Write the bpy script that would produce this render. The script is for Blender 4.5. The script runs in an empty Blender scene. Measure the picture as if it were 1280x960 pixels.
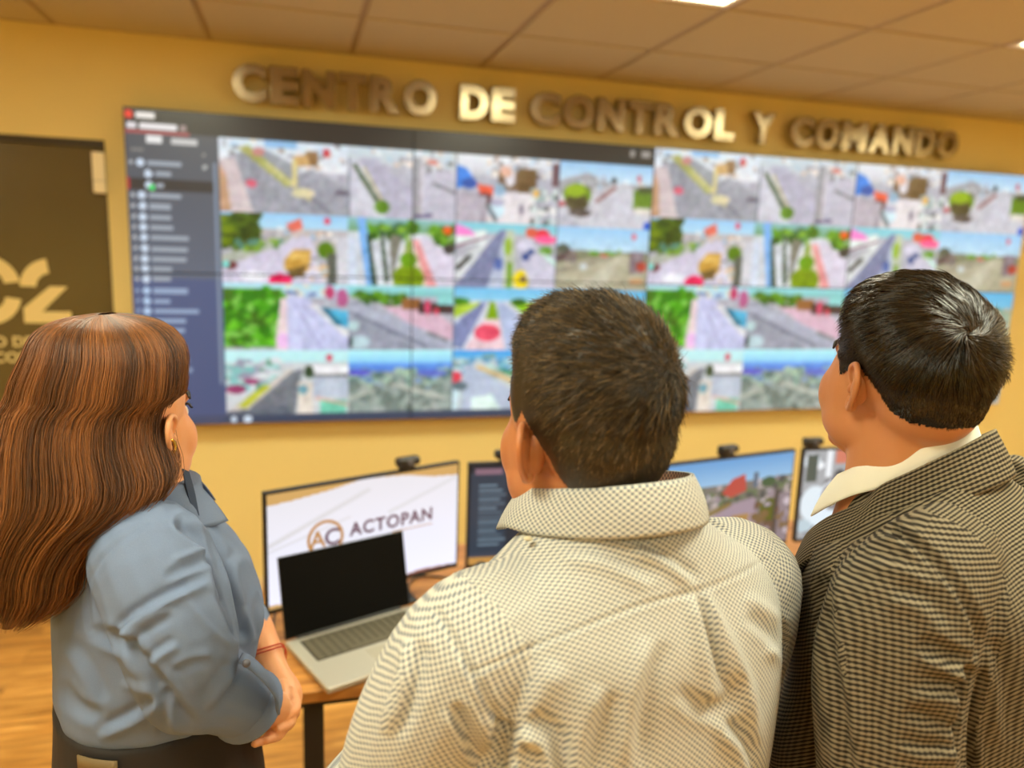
import bpy, bmesh, math, random
import numpy as np
from mathutils import Vector, Matrix
from math import sin, cos, pi, radians

S = bpy.context.scene
COL = S.collection

# ---------------------------------------------------------------- camera, world, exposure
CAM_POS = np.array([0.6881609, -3.7431057, 1.72])
YAW, PITCH, ROLL, FPX = 0.27856361, 0.1738119, 0.035197, 952.17
def _axes(yaw, pitch, roll):
    cy, sy, cp, sp = cos(yaw), sin(yaw), cos(pitch), sin(pitch)
    f = np.array([sy*cp, cy*cp, -sp]); r = np.array([cy, -sy, 0.0]); u = np.cross(r, f)
    return cos(roll)*r + sin(roll)*u, -sin(roll)*r + cos(roll)*u, f
CR, CU, CF = _axes(YAW, PITCH, ROLL)
cam_data = bpy.data.cameras.new('camera')
cam = bpy.data.objects.new('camera', cam_data)
COL.objects.link(cam)
cam.matrix_world = Matrix(((CR[0], CU[0], -CF[0], CAM_POS[0]), (CR[1], CU[1], -CF[1], CAM_POS[1]),
                           (CR[2], CU[2], -CF[2], CAM_POS[2]), (0, 0, 0, 1)))
cam_data.sensor_width = 36.0
cam_data.lens = FPX/1280*36.0
cam_data.clip_start = 0.02
cam_data.dof.use_dof = True
cam_data.dof.focus_distance = 0.93
cam_data.dof.aperture_fstop = 2.5
S.camera = cam

S.view_settings.view_transform = 'Standard'
S.view_settings.look = 'None'
S.view_settings.exposure = 0.0
S.view_settings.gamma = 1.0
S.view_settings.use_curve_mapping = False

W = bpy.data.worlds.new('world'); S.world = W
W.use_nodes = True
W.node_tree.nodes['Background'].inputs[0].default_value = (1.0, 0.8, 0.5, 1)
W.node_tree.nodes['Background'].inputs[1].default_value = 0.05

LAMP_COLOUR = (1.0, 1.0, 0.76)
LAMP_STRENGTH = 17.0
LAMP_POWER = 8.8      # watts of each louvred lamp
LAMP_SPREAD = radians(128)
SCREEN_STRENGTH = 1.12

# room dimensions
CEIL = 2.57
XL, XR, YB = -3.0, 6.0, -6.6
DESK_Z = 0.75

# ---------------------------------------------------------------- helpers
def s2l(c):
    return tuple((x/12.92 if x <= 0.04045 else ((x+0.055)/1.055)**2.4) for x in c)
def rgb(r, g, b): return s2l((r/255, g/255, b/255))

def mat(name, col, rough=0.5, metal=0.0, spec=0.5, noise=None, bump=None, sheen=0.0, emit=None, coat=0.0):
    m = bpy.data.materials.new(name); m.use_nodes = True
    nt = m.node_tree; b = nt.nodes['Principled BSDF']
    b.inputs['Base Color'].default_value = (*col, 1)
    b.inputs['Roughness'].default_value = rough
    b.inputs['Metallic'].default_value = metal
    b.inputs['Specular IOR Level'].default_value = spec
    if sheen: b.inputs['Sheen Weight'].default_value = sheen
    if coat: b.inputs['Coat Weight'].default_value = coat; b.inputs['Coat Roughness'].default_value = 0.15
    if emit: b.inputs['Emission Color'].default_value = (*emit[0], 1); b.inputs['Emission Strength'].default_value = emit[1]
    tc = nt.nodes.new('ShaderNodeTexCoord')
    if noise:   # (scale, amount)
        n = nt.nodes.new('ShaderNodeTexNoise'); n.inputs['Scale'].default_value = noise[0]; n.inputs['Detail'].default_value = 5
        nt.links.new(tc.outputs['Object'], n.inputs['Vector'])
        mx = nt.nodes.new('ShaderNodeMix'); mx.data_type = 'RGBA'
        a = noise[1]
        mx.inputs[6].default_value = (*[c*(1-a) for c in col], 1); mx.inputs[7].default_value = (*[min(1, c*(1+a)) for c in col], 1)
        nt.links.new(n.outputs['Fac'], mx.inputs[0]); nt.links.new(mx.outputs[2], b.inputs['Base Color'])
    if bump:    # (scale, strength)
        n2 = nt.nodes.new('ShaderNodeTexNoise'); n2.inputs['Scale'].default_value = bump[0]; n2.inputs['Detail'].default_value = 6
        nt.links.new(tc.outputs['Object'], n2.inputs['Vector'])
        bp = nt.nodes.new('ShaderNodeBump'); bp.inputs['Strength'].default_value = bump[1]; bp.inputs['Distance'].default_value = 0.002
        nt.links.new(n2.outputs['Fac'], bp.inputs['Height']); nt.links.new(bp.outputs['Normal'], b.inputs['Normal'])
    return m

def link(o, parent=None, m=None):
    COL.objects.link(o)
    if parent is not None: o.parent = parent
    if m is not None: o.data.materials.append(m)
    return o
def meshobj(name, verts, faces, m=None, parent=None, smooth=False):
    me = bpy.data.meshes.new(name)
    me.from_pydata([tuple(map(float, v)) for v in verts], [], [tuple(map(int, f)) for f in faces]); me.update()
    if smooth: me.polygons.foreach_set('use_smooth', [True]*len(me.polygons))
    return link(bpy.data.objects.new(name, me), parent, m)
def bmobj(name, bm, m=None, parent=None, smooth=False):
    me = bpy.data.meshes.new(name); bm.to_mesh(me); bm.free()
    if smooth: me.polygons.foreach_set('use_smooth', [True]*len(me.polygons))
    return link(bpy.data.objects.new(name, me), parent, m)
def thing(name, label, cat, loc=(0, 0, 0), rz=0.0, group=None):
    o = bpy.data.objects.new(name, None); COL.objects.link(o)
    o.location = loc; o.rotation_euler = (0, 0, rz); o.empty_display_size = 0.05
    o['label'] = label; o['category'] = cat
    if group: o['group'] = group
    return o
def struct(o, label=None):
    o['kind'] = 'structure'
    if label: o['label'] = label
    return o
def add_box(bm, x0, x1, y0, y1, z0, z1, bev=0.0, seg=2, M=None):
    r = bmesh.ops.create_cube(bm, size=1.0)
    vs = r['verts']
    for v in vs:
        v.co = Vector(((x0+x1)/2 + v.co.x*(x1-x0), (y0+y1)/2 + v.co.y*(y1-y0), (z0+z1)/2 + v.co.z*(z1-z0)))
    if bev:
        es = list({e for v in vs for e in v.link_edges})
        r2 = bmesh.ops.bevel(bm, geom=es, offset=bev, segments=seg, profile=0.5, affect='EDGES')
        vs = [v for v in r2['verts']]
    if M is not None:
        bmesh.ops.transform(bm, matrix=M, verts=list(set(vs)))
    return vs
def box(name, dims, m, parent=None, bev=0.0, seg=2, smooth=False):
    bm = bmesh.new(); add_box(bm, *dims, bev=bev, seg=seg)
    return bmobj(name, bm, m, parent, smooth)
def cyl_bm(bm, p0, p1, r0, r1=None, n=20):
    r1 = r0 if r1 is None else r1
    p0, p1 = Vector(p0), Vector(p1); d = p1-p0
    M = Matrix.Translation((p0+p1)/2) @ d.to_track_quat('Z', 'Y').to_matrix().to_4x4()
    return bmesh.ops.create_cone(bm, cap_ends=True, segments=n, radius1=r0, radius2=r1, depth=d.length, matrix=M)['verts']

def tube(path, radii, n=10, closed=False, caps=True, flat=1.0):
    """swept tube; returns verts, faces"""
    P = [np.array(p, float) for p in path]; L = len(P)
    if not hasattr(radii, '__len__'): radii = [radii]*L
    T = []
    for i in range(L):
        a = P[(i-1) % L] if (closed or i > 0) else P[i]; b = P[(i+1) % L] if (closed or i < L-1) else P[i]
        t = b-a; T.append(t/(np.linalg.norm(t)+1e-9))
    up = np.array([0, 0, 1.0]) if abs(T[0][2]) < .9 else np.array([1.0, 0, 0])
    nrm = np.cross(T[0], up); nrm /= np.linalg.norm(nrm)
    V, Fc = [], []
    for i in range(L):
        nrm = nrm - T[i]*(nrm@T[i]); nrm /= np.linalg.norm(nrm)+1e-9
        bn = np.cross(T[i], nrm)
        for k in range(n):
            a = 2*pi*k/n
            V.append(P[i] + radii[i]*(cos(a)*nrm + flat*sin(a)*bn))
    m = L if closed else L-1
    for i in range(m):
        j = (i+1) % L
        for k in range(n):
            k2 = (k+1) % n
            Fc.append((i*n+k, i*n+k2, j*n+k2, j*n+k))
    if caps and not closed:
        Fc.append(tuple(range(n))[::-1]); Fc.append(tuple((L-1)*n+k for k in range(n)))
    return V, Fc
def catmull(pts, sub=6, closed=False):
    P = [np.array(p, float) for p in pts]; n = len(P); out = []
    rng = n if closed else n-1
    for i in range(rng):
        p0 = P[(i-1) % n] if (closed or i > 0) else 2*P[0]-P[1]
        p1, p2 = P[i], P[(i+1) % n]
        p3 = P[(i+2) % n] if (closed or i < n-2) else 2*P[-1]-P[-2]
        for k in range(sub):
            t = k/sub
            out.append(.5*((2*p1)+(-p0+p2)*t+(2*p0-5*p1+4*p2-p3)*t*t+(-p0+3*p1-3*p2+p3)*t**3))
    if not closed: out.append(P[-1])
    return out
def textmesh(name, txt, size, m, parent, loc, rot, extrude=0.0, offset=0.0, bevel=0.0, align='LEFT', spacing=1.0):
    cu = bpy.data.curves.new('lettering', 'FONT'); cu.body = txt; cu.size = size
    cu.extrude = extrude; cu.offset = offset; cu.bevel_depth = bevel; cu.bevel_resolution = 2; cu.resolution_u = 5
    cu.align_x = align; cu.space_character = spacing
    tmp = bpy.data.objects.new('lettering', cu); COL.objects.link(tmp)
    dg = bpy.context.evaluated_depsgraph_get(); me = bpy.data.meshes.new_from_object(tmp.evaluated_get(dg))
    bpy.data.objects.remove(tmp); bpy.data.curves.remove(cu)
    me.name = name
    o = bpy.data.objects.new(name, me); COL.objects.link(o); o.parent = parent
    o.location = loc; o.rotation_euler = rot
    me.materials.clear(); me.materials.append(m)
    return o
# ---------------------------------------------------------------- room shell
M_wall = mat('cream_wall_paint', rgb(228, 207, 138), 0.75, bump=(180, 0.08), noise=(1.3, 0.03))
M_ceil = mat('ceiling_tile', rgb(192, 180, 144), 0.85, noise=(60, 0.05), bump=(260, 0.25))
M_grid = mat('ceiling_grid_metal', rgb(160, 138, 100), 0.5)
M_lamp = mat('lamp_diffuser', (0.9, 0.9, 0.9), 0.4, emit=(LAMP_COLOUR, LAMP_STRENGTH))
M_lampframe = mat('lamp_frame_white', rgb(225, 215, 195), 0.4)
M_base = mat('baseboard_paint', rgb(220, 200, 160), 0.5)

def wood_floor_mat():
    m = bpy.data.materials.new('wood_plank_floor'); m.use_nodes = True
    nt = m.node_tree; b = nt.nodes['Principled BSDF']; N = nt.nodes.new; L = nt.links.new
    tc = N('ShaderNodeTexCoord')
    br = N('ShaderNodeTexBrick'); br.offset = 0.37; br.inputs['Scale'].default_value = 1.0
    br.inputs['Brick Width'].default_value = 1.1; br.inputs['Row Height'].default_value = 0.125; br.inputs['Mortar Size'].default_value = 0.0015
    br.inputs['Color1'].default_value = (0.0, 0, 0, 1); br.inputs['Color2'].default_value = (1, 1, 1, 1); br.inputs['Mortar'].default_value = (0.35, .35, .35, 1)
    L(tc.outputs['Object'], br.inputs['Vector'])
    mp = N('ShaderNodeMapping'); mp.inputs['Scale'].default_value = (1.6, 16, 1); L(tc.outputs['Object'], mp.inputs['Vector'])
    add = N('ShaderNodeVectorMath'); add.operation = 'MULTIPLY_ADD'; L(br.outputs['Color'], add.inputs[0]); add.inputs[1].default_value = (9, 5, 3); L(mp.outputs['Vector'], add.inputs[2])
    n = N('ShaderNodeTexNoise'); n.inputs['Scale'].default_value = 1.6; n.inputs['Detail'].default_value = 8; n.inputs['Distortion'].default_value = 1.2
    L(add.outputs[0], n.inputs['Vector'])
    cr = N('ShaderNodeValToRGB'); e = cr.color_ramp.elements
    e[0].position = 0.30; e[0].color = (*rgb(128, 84, 40), 1); e[1].position = 0.68; e[1].color = (*rgb(222, 166, 90), 1)
    k = e.new(0.5); k.color = (*rgb(190, 132, 62), 1)
    L(n.outputs['Fac'], cr.inputs['Fac'])
    hs = N('ShaderNodeHueSaturation'); mr = N('ShaderNodeMapRange'); mr.inputs['To Min'].default_value = 0.8; mr.inputs['To Max'].default_value = 1.15
    L(br.outputs['Color'], mr.inputs['Value']); L(mr.outputs['Result'], hs.inputs['Value']); L(cr.outputs['Color'], hs.inputs['Color'])
    L(hs.outputs['Color'], b.inputs['Base Color']); b.inputs['Roughness'].default_value = 0.32
    return m
M_floor = wood_floor_mat()

o = struct(box('floor', (XL-.1, XR+.1, YB-.1, .1, -.1, 0.0), M_floor))
DX0, DX1, DZ = -1.02, -0.095, 2.122     # dark door opening
bm = bmesh.new()
add_box(bm, XL-.1, DX0, 0, .12, 0, CEIL); add_box(bm, DX1, XR+.1, 0, .12, 0, CEIL); add_box(bm, DX0, DX1, 0, .12, DZ, CEIL)
struct(bmobj('wall_front', bm, M_wall))
struct(box('wall_left', (XL-.12, XL, YB, 0, 0, CEIL), M_wall))
struct(box('wall_right', (XR, XR+.12, YB, 0, 0, CEIL), M_wall))
struct(box('wall_back', (XL-.12, XR+.12, YB-.12, YB, 0, CEIL), M_wall))
bm = bmesh.new()
add_box(bm, DX1+.0, XR, -.012, 0, 0, .08, .003); add_box(bm, XL, DX0, -.012, 0, 0, .08, .003)
struct(bmobj('baseboard_front', bm, M_base))

# ceiling: slab + individual recessed lamps in a grid of tiles (one continuous ceiling surface)
T = 0.6; GX0, GY0 = 0.345, -0.01
lamp_cells = set()
lamp_cells.add((8, 3))  # unseen extra lamp off the regular rows, added to brighten the wall's right part
for iy in (2, 5, 8):
    for ix in (-5, -1, 2, 5, 8):      # tile index from GX0
        if (ix, iy) != (8, 2): lamp_cells.add((ix, iy))
nx0, nx1, ny = int(math.floor((XL-GX0)/T))-1, int(math.ceil((XR-GX0)/T))+1, int(math.ceil(-YB/T))+1
bm = bmesh.new()
for ix in range(nx0, nx1):
    for iy in range(0, ny):
        if (ix, iy) in lamp_cells: continue
        x0, x1 = max(XL, GX0+ix*T), min(XR, GX0+(ix+1)*T)
        y1, y0 = min(0, GY0-iy*T), max(YB, GY0-(iy+1)*T)
        if iy == 0: y1 = 0
        if x1 <= x0+.02 or y1 <= y0+.02: continue
        add_box(bm, x0+.012, x1-.012, y0+.012, y1-.012, CEIL, CEIL+.02, .003, 1)
struct(bmobj('ceiling', bm, M_ceil))
bm = bmesh.new()
for ix in range(nx0, nx1+1):
    x = GX0+ix*T
    if XL < x < XR: add_box(bm, x-.0125, x+.0125, YB, 0, CEIL+.004, CEIL+.03)
for iy in range(0, ny+1):
    y = GY0-iy*T
    if YB < y < 0: add_box(bm, XL, XR, y-.0125, y+.0125, CEIL+.0045, CEIL+.0305)
add_box(bm, XL-.12, XR+.12, YB-.12, .12, CEIL+.19, CEIL+.25)
for a in ((XL-.12, XL, YB, 0), (XR, XR+.12, YB, 0), (XL-.12, XR+.12, 0, .12), (XL-.12, XR+.12, YB-.12, YB)):
    add_box(bm, *a, CEIL, CEIL+.19)
struct(bmobj('ceiling_grid', bm, M_grid))

LNAMES = {(2, 2): 'square recessed ceiling lamp cut off by the top frame edge',
          (5, 2): 'square recessed ceiling lamp at the upper right corner of the photo'}
proto = None
def make_lamp():
    t = thing('ceiling_lamp', '', 'ceiling lamp')
    bm = bmesh.new(); h = T/2
    for a in ((-h+.01, h-.01, -h+.01, -h+.04), (-h+.01, h-.01, h-.04, h-.01), (-h+.01, -h+.04, -h+.04, h-.04), (h-.04, h-.01, -h+.04, h-.04)):
        add_box(bm, *a, -.004, .03, .003, 1)
    bmobj('lamp_frame', bm, M_lampframe, t)
    bmobj_ = box('diffuser', (-h+.04, h-.04, -h+.04, h-.04, .004, .02), M_lamp, t)
    ld = bpy.data.lights.new('lamp_light', 'AREA'); ld.shape = 'SQUARE'; ld.size = .5; ld.energy = LAMP_POWER; ld.color = LAMP_COLOUR; ld.spread = LAMP_SPREAD
    lo = bpy.data.objects.new('lamp_light', ld); COL.objects.link(lo); lo.parent = t; lo.location = (0, 0, -.006)
    return t
def dup(root, loc, rz=None, label=None, group=None):
    r = root.copy(); COL.objects.link(r); r.location = loc
    if rz is not None: r.rotation_euler = (0, 0, rz)
    if label: r['label'] = label
    if group: r['group'] = group
    for ch in list(root.children):
        c = ch.copy(); COL.objects.link(c); c.parent = r
        for g in ch.children:
            d = g.copy(); COL.objects.link(d); d.parent = c
    return r
lamp0 = make_lamp(); first = True
for (ix, iy) in sorted(lamp_cells):
    lab = LNAMES.get((ix, iy), 'square recessed ceiling lamp outside the view')
    loc = (GX0+(ix+.5)*T, GY0-(iy+.5)*T, CEIL)
    if not (XL+.3 < loc[0] < XR-.3 and YB+.3 < loc[1]): continue
    if first: lamp0.location = loc; lamp0['label'] = lab; lamp0['group'] = 'ceiling lamps'; first = False
    else: dup(lamp0, loc, label=lab, group='ceiling lamps')

# ---------------------------------------------------------------- dark door with the C2 logo
M_dark = mat('dark_tinted_glass', rgb(92, 80, 46), 0.25, spec=0.6, noise=(1.5, .25))
M_vinyl = mat('cream_vinyl', rgb(226, 205, 140), 0.6)
M_dframe = mat('door_frame_paint', rgb(52, 42, 22), 0.5)
door = struct(box('door_1', (DX0+.02, DX1-.004, .015, .05, 0.0, DZ-.03), M_dark), 'dark tinted door panel with cream C2 logo')
bm = bmesh.new()
add_box(bm, DX0-.0, DX0+.02, -.002, .08, 0, DZ); add_box(bm, DX1-.004, DX1, -.002, .08, 0, DZ); add_box(bm, DX0, DX1, -.002, .08, DZ-.03, DZ)
bmobj('door_frame', bm, M_dframe, door)
yv = .0135
def flat_poly(name, pts, parent, m, y=yv, th=.0015):
    n = len(pts)
    V = [(p[0], y, p[1]) for p in pts]+[(p[0], y-th, p[1]) for p in pts]
    Fc = [tuple(range(n)), tuple(range(2*n-1, n-1, -1))]+[(i, i+n, (i+1) % n+n, (i+1) % n) for i in range(n)]
    return meshobj(name, V, Fc, m, parent)
def ring_sector(cx, cz, r0, r1, a0, a1, n=14):
    A = [a0+(a1-a0)*i/n for i in range(n+1)]
    return [(cx+r1*cos(a), cz+r1*sin(a)) for a in A]+[(cx+r0*cos(a), cz+r0*sin(a)) for a in A[::-1]]
# stencil C (right half seen) and 2
R2 = lambda x: radians(x)
flat_poly('logo_letter', ring_sector(-.585, 1.495, .068, .128, R2(8), R2(172)), door, M_vinyl)
flat_poly('logo_letter', ring_sector(-.585, 1.455, .068, .128, R2(188), R2(352)), door, M_vinyl)
flat_poly('logo_numeral', ring_sector(-.335, 1.49, .062, .125, R2(98), R2(178), 10), door, M_vinyl)
flat_poly('logo_numeral', [(-.452, 1.335), (-.265, 1.335), (-.268, 1.385), (-.38, 1.385), (-.275, 1.495), (-.345, 1.495), (-.452, 1.40)], door, M_vinyl)
textmesh('door_lettering', 'CENTRO DE CONTROL', .062, M_vinyl, door, (-.44, yv, 1.232), (pi/2, 0, 0), extrude=.001, offset=.0014, align='CENTER', spacing=1.05)
textmesh('door_lettering', 'Y COMANDO', .062, M_vinyl, door, (-.44, yv, 1.163), (pi/2, 0, 0), extrude=.001, offset=.0014, align='CENTER', spacing=1.05)
M_white = mat('white_plastic', rgb(238, 226, 190), 0.45)
t = thing('door_sensor', 'small white box fixed at the top right corner of the dark door', 'sensor', (-.118, -.0, 1.90))
box('housing', (-.024, .024, -.03, -.003, 0, .17), M_white, t, .003)
box('cover_seam', (-.0245, .0245, -.0305, -.02, .05, .052), M_dframe, t)

# ---------------------------------------------------------------- metal wall lettering
M_steel = mat('brushed_steel_letter', rgb(168, 152, 122), 0.19, metal=1.0)
sign = thing('wall_sign', 'raised metal letters reading CENTRO DE CONTROL Y COMANDO above the video wall', 'sign', (0.425, 0, 2.318))
words = [('CENTRO', 0.425, 1.335), ('DE', 1.43, 1.715), ('CONTROL', 1.775, 2.90), ('Y', 2.985, 3.14), ('COMANDO', 3.225, 4.345)]
# letter widths (relative advance) for a bold grotesque
ADV = dict(C=.80, E=.70, N=.80, T=.70, R=.78, O=.86, D=.80, L=.64, Y=.76, M=.95, A=.82)
for w, x0, x1 in words:
    tot = sum(ADV[c] for c in w); x = x0
    for c in w:
        wd = ADV[c]/tot*(x1-x0)
        o = textmesh('letter', c, .205, M_steel, sign, (0, 0, 0), (pi/2+radians(1.8), 0, 0), extrude=.022, offset=.011, bevel=.0015)
        co = np.array([v.co for v in o.data.vertices]); mn, mx = co.min(0), co.max(0)
        sx = (wd*.90)/(mx[0]-mn[0]); sz = .158/(mx[1]-mn[1])
        co[:, 0] = (co[:, 0]-mn[0])*sx; co[:, 1] = (co[:, 1]-mn[1])*sz
        o.data.vertices.foreach_set('co', co.ravel())
        o.location = (x-.425+.05*wd, -.050, 0)
        x += wd
bm = bmesh.new()
# ---------------------------------------------------------------- screen pictures (drawn in numbers, stored per vertex of the screen meshes)
class Paint:
    def __init__(s, w, h, bg=(128, 128, 128)):
        s.w, s.h = w, h; s.a = np.zeros((h, w, 3)); s.a[:] = bg
        s.X, s.Y = np.meshgrid((np.arange(w)+.5)/w, (np.arange(h)+.5)/h)
    def poly(s, pts, c):
        m = np.zeros((s.h, s.w), bool); n = len(pts)
        for i in range(n):
            (x0, y0), (x1, y1) = pts[i], pts[(i+1) % n]
            if y0 == y1: continue
            cnd = ((y0 > s.Y) != (y1 > s.Y)) & (s.X < (x1-x0)*(s.Y-y0)/(y1-y0)+x0)
            m ^= cnd
        s.a[m] = c
    def rect(s, x0, y0, x1, y1, c): s.a[(s.X >= x0) & (s.X < x1) & (s.Y >= y0) & (s.Y < y1)] = c
    def ell(s, x, y, rx, ry, c): s.a[((s.X-x)/rx)**2+((s.Y-y)/ry)**2 < 1] = c
    def line(s, x0, y0, x1, y1, w, c, w1=None):
        w1 = w if w1 is None else w1
        dx, dy = x1-x0, y1-y0; L = math.hypot(dx, dy); nx_, ny_ = -dy/L, dx/L
        s.poly([(x0-nx_*w/2, y0-ny_*w/2), (x1-nx_*w1/2, y1-ny_*w1/2), (x1+nx_*w1/2, y1+ny_*w1/2), (x0+nx_*w/2, y0+ny_*w/2)], c)
    def specks(s, seed, n, x0, y0, x1, y1, cols, r=(.01, .03)):
        R = random.Random(seed)
        for _ in range(n):
            s.ell(R.uniform(x0, x1), R.uniform(y0, y1), R.uniform(*r), R.uniform(*r)*1.3, R.choice(cols))
    def grad(s, y0, y1, c0, c1):
        m = (s.Y >= y0) & (s.Y < y1); t = ((s.Y-y0)/(y1-y0))[..., None]
        g = np.array(c0)*(1-t)+np.array(c1)*t; s.a[m] = g[m]

GREEN = [(60, 110, 20), (90, 150, 30), (40, 85, 20), (120, 170, 50)]
CITY = [(230, 235, 240), (200, 205, 215), (150, 150, 160), (110, 100, 100), (215, 190, 170), (170, 200, 225), (240, 225, 215)]
FW, FH = 104, 64
def feed(k):
    p = Paint(FW, FH, (178, 178, 192))
    if k == 0:
        p.grad(0, .4, (205, 220, 235), (225, 225, 232)); p.specks(1, 60, 0, 0, 1, .35, CITY)
        p.poly([(.0, .3), (.2, .15), (1, .75), (1, 1), (.1, 1)], (150, 152, 165))
        p.poly([(0, .3), (.12, .25), (.25, 1), (0, 1)], (200, 185, 190)); p.poly([(0, .35), (.05, .5), (.08, 1), (0, 1)], (190, 150, 120))
        p.line(.2, .18, .85, .95, .05, (120, 122, 135)); p.line(.18, .1, .55, .6, .09, (165, 165, 95)); p.line(.35, .3, .7, .8, .03, (205, 200, 150))
        p.ell(.64, .7, .09, .07, (214, 204, 165)); p.poly([(.6, .5), (1, .75), (1, .6), (.7, .35)], (158, 160, 172)); p.line(.3, .15, .6, .4, .1, (150, 155, 165))
        p.poly([(.56, .2), (.75, .12), (.75, .28), (.6, .34)], (205, 165, 110)); p.rect(.56, .25, .6, .6, (215, 200, 140)); p.poly([(.66, .12), (.76, .1), (.76, .3), (.7, .32)], (150, 115, 80))
        p.ell(.24, .6, .045, .055, (215, 95, 120)); p.line(.9, .66, 1, .68, .05, (100, 90, 110)); p.ell(.3, .16, .05, .06, (190, 130, 130)); p.rect(.35, .0, .6, .1, (140, 185, 225)); p.ell(.83, .12, .03, .06, (200, 60, 70))
    elif k == 1:
        p.grad(0, .25, (200, 215, 225), (190, 195, 205)); p.specks(2, 50, .2, 0, 1, .28, CITY)
        p.poly([(0, .15), (.12, .2), (.5, 1), (0, 1)], (200, 200, 214)); p.poly([(.1, .15), (.25, .15), (.9, 1), (.35, 1)], (178, 176, 196))
        p.line(.06, .25, .3, .85, .04, (60, 85, 45)); p.line(.14, .28, .34, .82, .02, (190, 180, 120)); p.ell(.31, .84, .07, .1, (85, 130, 30))
        p.rect(.6, .1, .66, 1, (150, 150, 158)); p.rect(.66, .1, .69, 1, (195, 190, 200))
        p.poly([(.7, .35), (1, .25), (1, 1), (.7, 1)], (190, 188, 205)); p.line(.78, .45, 1, .58, .04, (120, 120, 130)); p.ell(.78, .15, .05, .04, (210, 130, 120)); p.line(.6, .96, .78, .93, .05, (90, 80, 120))
        p.rect(0, .15, .02, 1, (130, 135, 150))
    elif k == 2:
        p.grad(0, .3, (225, 230, 238), (205, 205, 215)); p.specks(3, 70, .3, 0, 1, .3, CITY)
        p.poly([(0, .15), (.1, .2), (.22, .45), (.0, .5)], (50, 130, 225)); p.ell(.13, .42, .07, .08, (30, 80, 170)); p.poly([(.2, .42), (.38, .46), (.38, .6), (.24, .6)], (235, 95, 70)); p.ell(.28, .64, .1, .08, (90, 50, 60))
        p.rect(.4, .2, .62, .5, (120, 95, 75)); p.rect(.6, .15, .78, .52, (110, 85, 55)); p.ell(.52, .3, .05, .14, (220, 215, 225)); p.ell(.48, .22, .06, .08, (225, 180, 160))
        p.poly([(.36, .55), (.74, .52), (.82, 1), (.28, 1)], (222, 216, 222)); p.poly([(0, .55), (.3, .6), (.3, 1), (0, 1)], (176, 168, 182)); p.ell(.64, .78, .025, .09, (140, 130, 150))
        p.ell(.42, .5, .06, .1, (150, 180, 205)); p.ell(.39, .8, .08, .13, (190, 215, 228)); p.ell(.4, .68, .07, .06, (170, 170, 195)); p.line(.3, .72, .4, .98, .04, (100, 110, 120))
        p.specks(4, 40, .74, .45, 1, 1, [(60, 60, 60), (215, 225, 225), (160, 180, 180), (230, 230, 230)], (.015, .045)); p.rect(.93, .05, 1, .4, (105, 75, 85)); p.ell(.78, .52, .03, .06, (230, 180, 90))
    elif k == 3:
        p.grad(0, .32, (150, 195, 235), (205, 225, 240)); p.poly([(0, .3), (.3, .15), (.55, .3), (1, .3), (1, .5), (0, .5)], (165, 165, 172)); p.specks(5, 25, .2, .2, .9, .4, CITY)
        p.poly([(.25, 1), (0, .75), (0, .5), (.35, .45), (.6, .3), (.75, .33), (.9, 1)], (196, 196, 206)); p.poly([(.3, 1), (.62, .38), (.78, .38), (1, .8), (1, 1)], (200, 200, 212))
        p.ell(.2, .5, .15, .17, (110, 140, 30)); p.ell(.2, .62, .12, .14, (80, 75, 50)); p.ell(.18, .44, .1, .1, (150, 180, 40)); p.ell(.24, .78, .12, .06, (90, 80, 80))
        p.rect(.8, .38, 1, .68, (100, 135, 40)); p.rect(.85, .33, 1, .42, (70, 85, 50)); p.rect(.82, .66, 1, .76, (225, 220, 215)); p.line(.4, .6, .6, .35, .05, (150, 110, 110)); p.ell(.58, .25, .03, .05, (40, 50, 60)); p.ell(.97, .95, .05, .08, (40, 90, 200)); p.ell(.85, .2, .02, .06, (200, 80, 90)); p.ell(.04, .65, .04, .04, (190, 90, 100))
    elif k == 4:
        p.grad(0, .22, (150, 200, 240), (175, 215, 240)); p.poly([(0, .22), (1, .2), (1, .5), (0, .5)], (190, 185, 190)); p.specks(6, 40, .2, .2, 1, .45, CITY)
        p.poly([(0, .7), (.5, .35), (.7, .3), (.8, 1), (0, 1)], (205, 200, 222)); p.poly([(0, .62), (.25, .4), (.55, .3), (.5, .42), (0, .78)], (175, 180, 170))
        p.specks(7, 60, 0, .02, .27, .5, [(70, 100, 15), (110, 135, 15), (45, 70, 10)], (.03, .07)); p.specks(8, 20, .1, .38, .45, .52, [(120, 160, 50), (90, 130, 60), (80, 130, 120)], (.02, .04))
        p.poly([(.5, .15), (.62, .05), (.64, .2), (.55, .26)], (225, 110, 95)); p.poly([(.48, .66), (.56, .5), (.7, .5), (.68, .8), (.6, .88), (.48, .8)], (200, 155, 70)); p.poly([(.5, .66), (.56, .54), (.69, .54), (.66, .62)], (225, 185, 100)); p.poly([(.5, .8), (.66, .72), (.64, .9), (.54, .92)], (110, 85, 45))
        p.ell(.45, .95, .09, .1, (235, 20, 100)); p.ell(.82, .5, .07, .12, (80, 120, 10)); p.rect(.83, .55, .92, 1, (85, 90, 85)); p.ell(.8, .8, .04, .1, (220, 190, 150)); p.ell(.06, .75, .06, .06, (110, 50, 60)); p.ell(.03, .74, .03, .05, (120, 215, 210)); p.ell(.25, .9, .12, .07, (235, 235, 245)); p.specks(9, 12, .68, .6, .82, .95, CITY); p.ell(.83, .08, .025, .05, (220, 60, 90)); p.rect(.9, .3, 1, 1, (205, 205, 215))
    elif k == 5:
        p.grad(0, .25, (140, 190, 200), (100, 150, 90)); p.poly([(0, .2), (1, .2), (1, 1), (0, 1)], (205, 210, 220)); p.specks(10, 40, .15, .05, .62, .28, GREEN+[(60, 110, 80)], (.03, .06))
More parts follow.
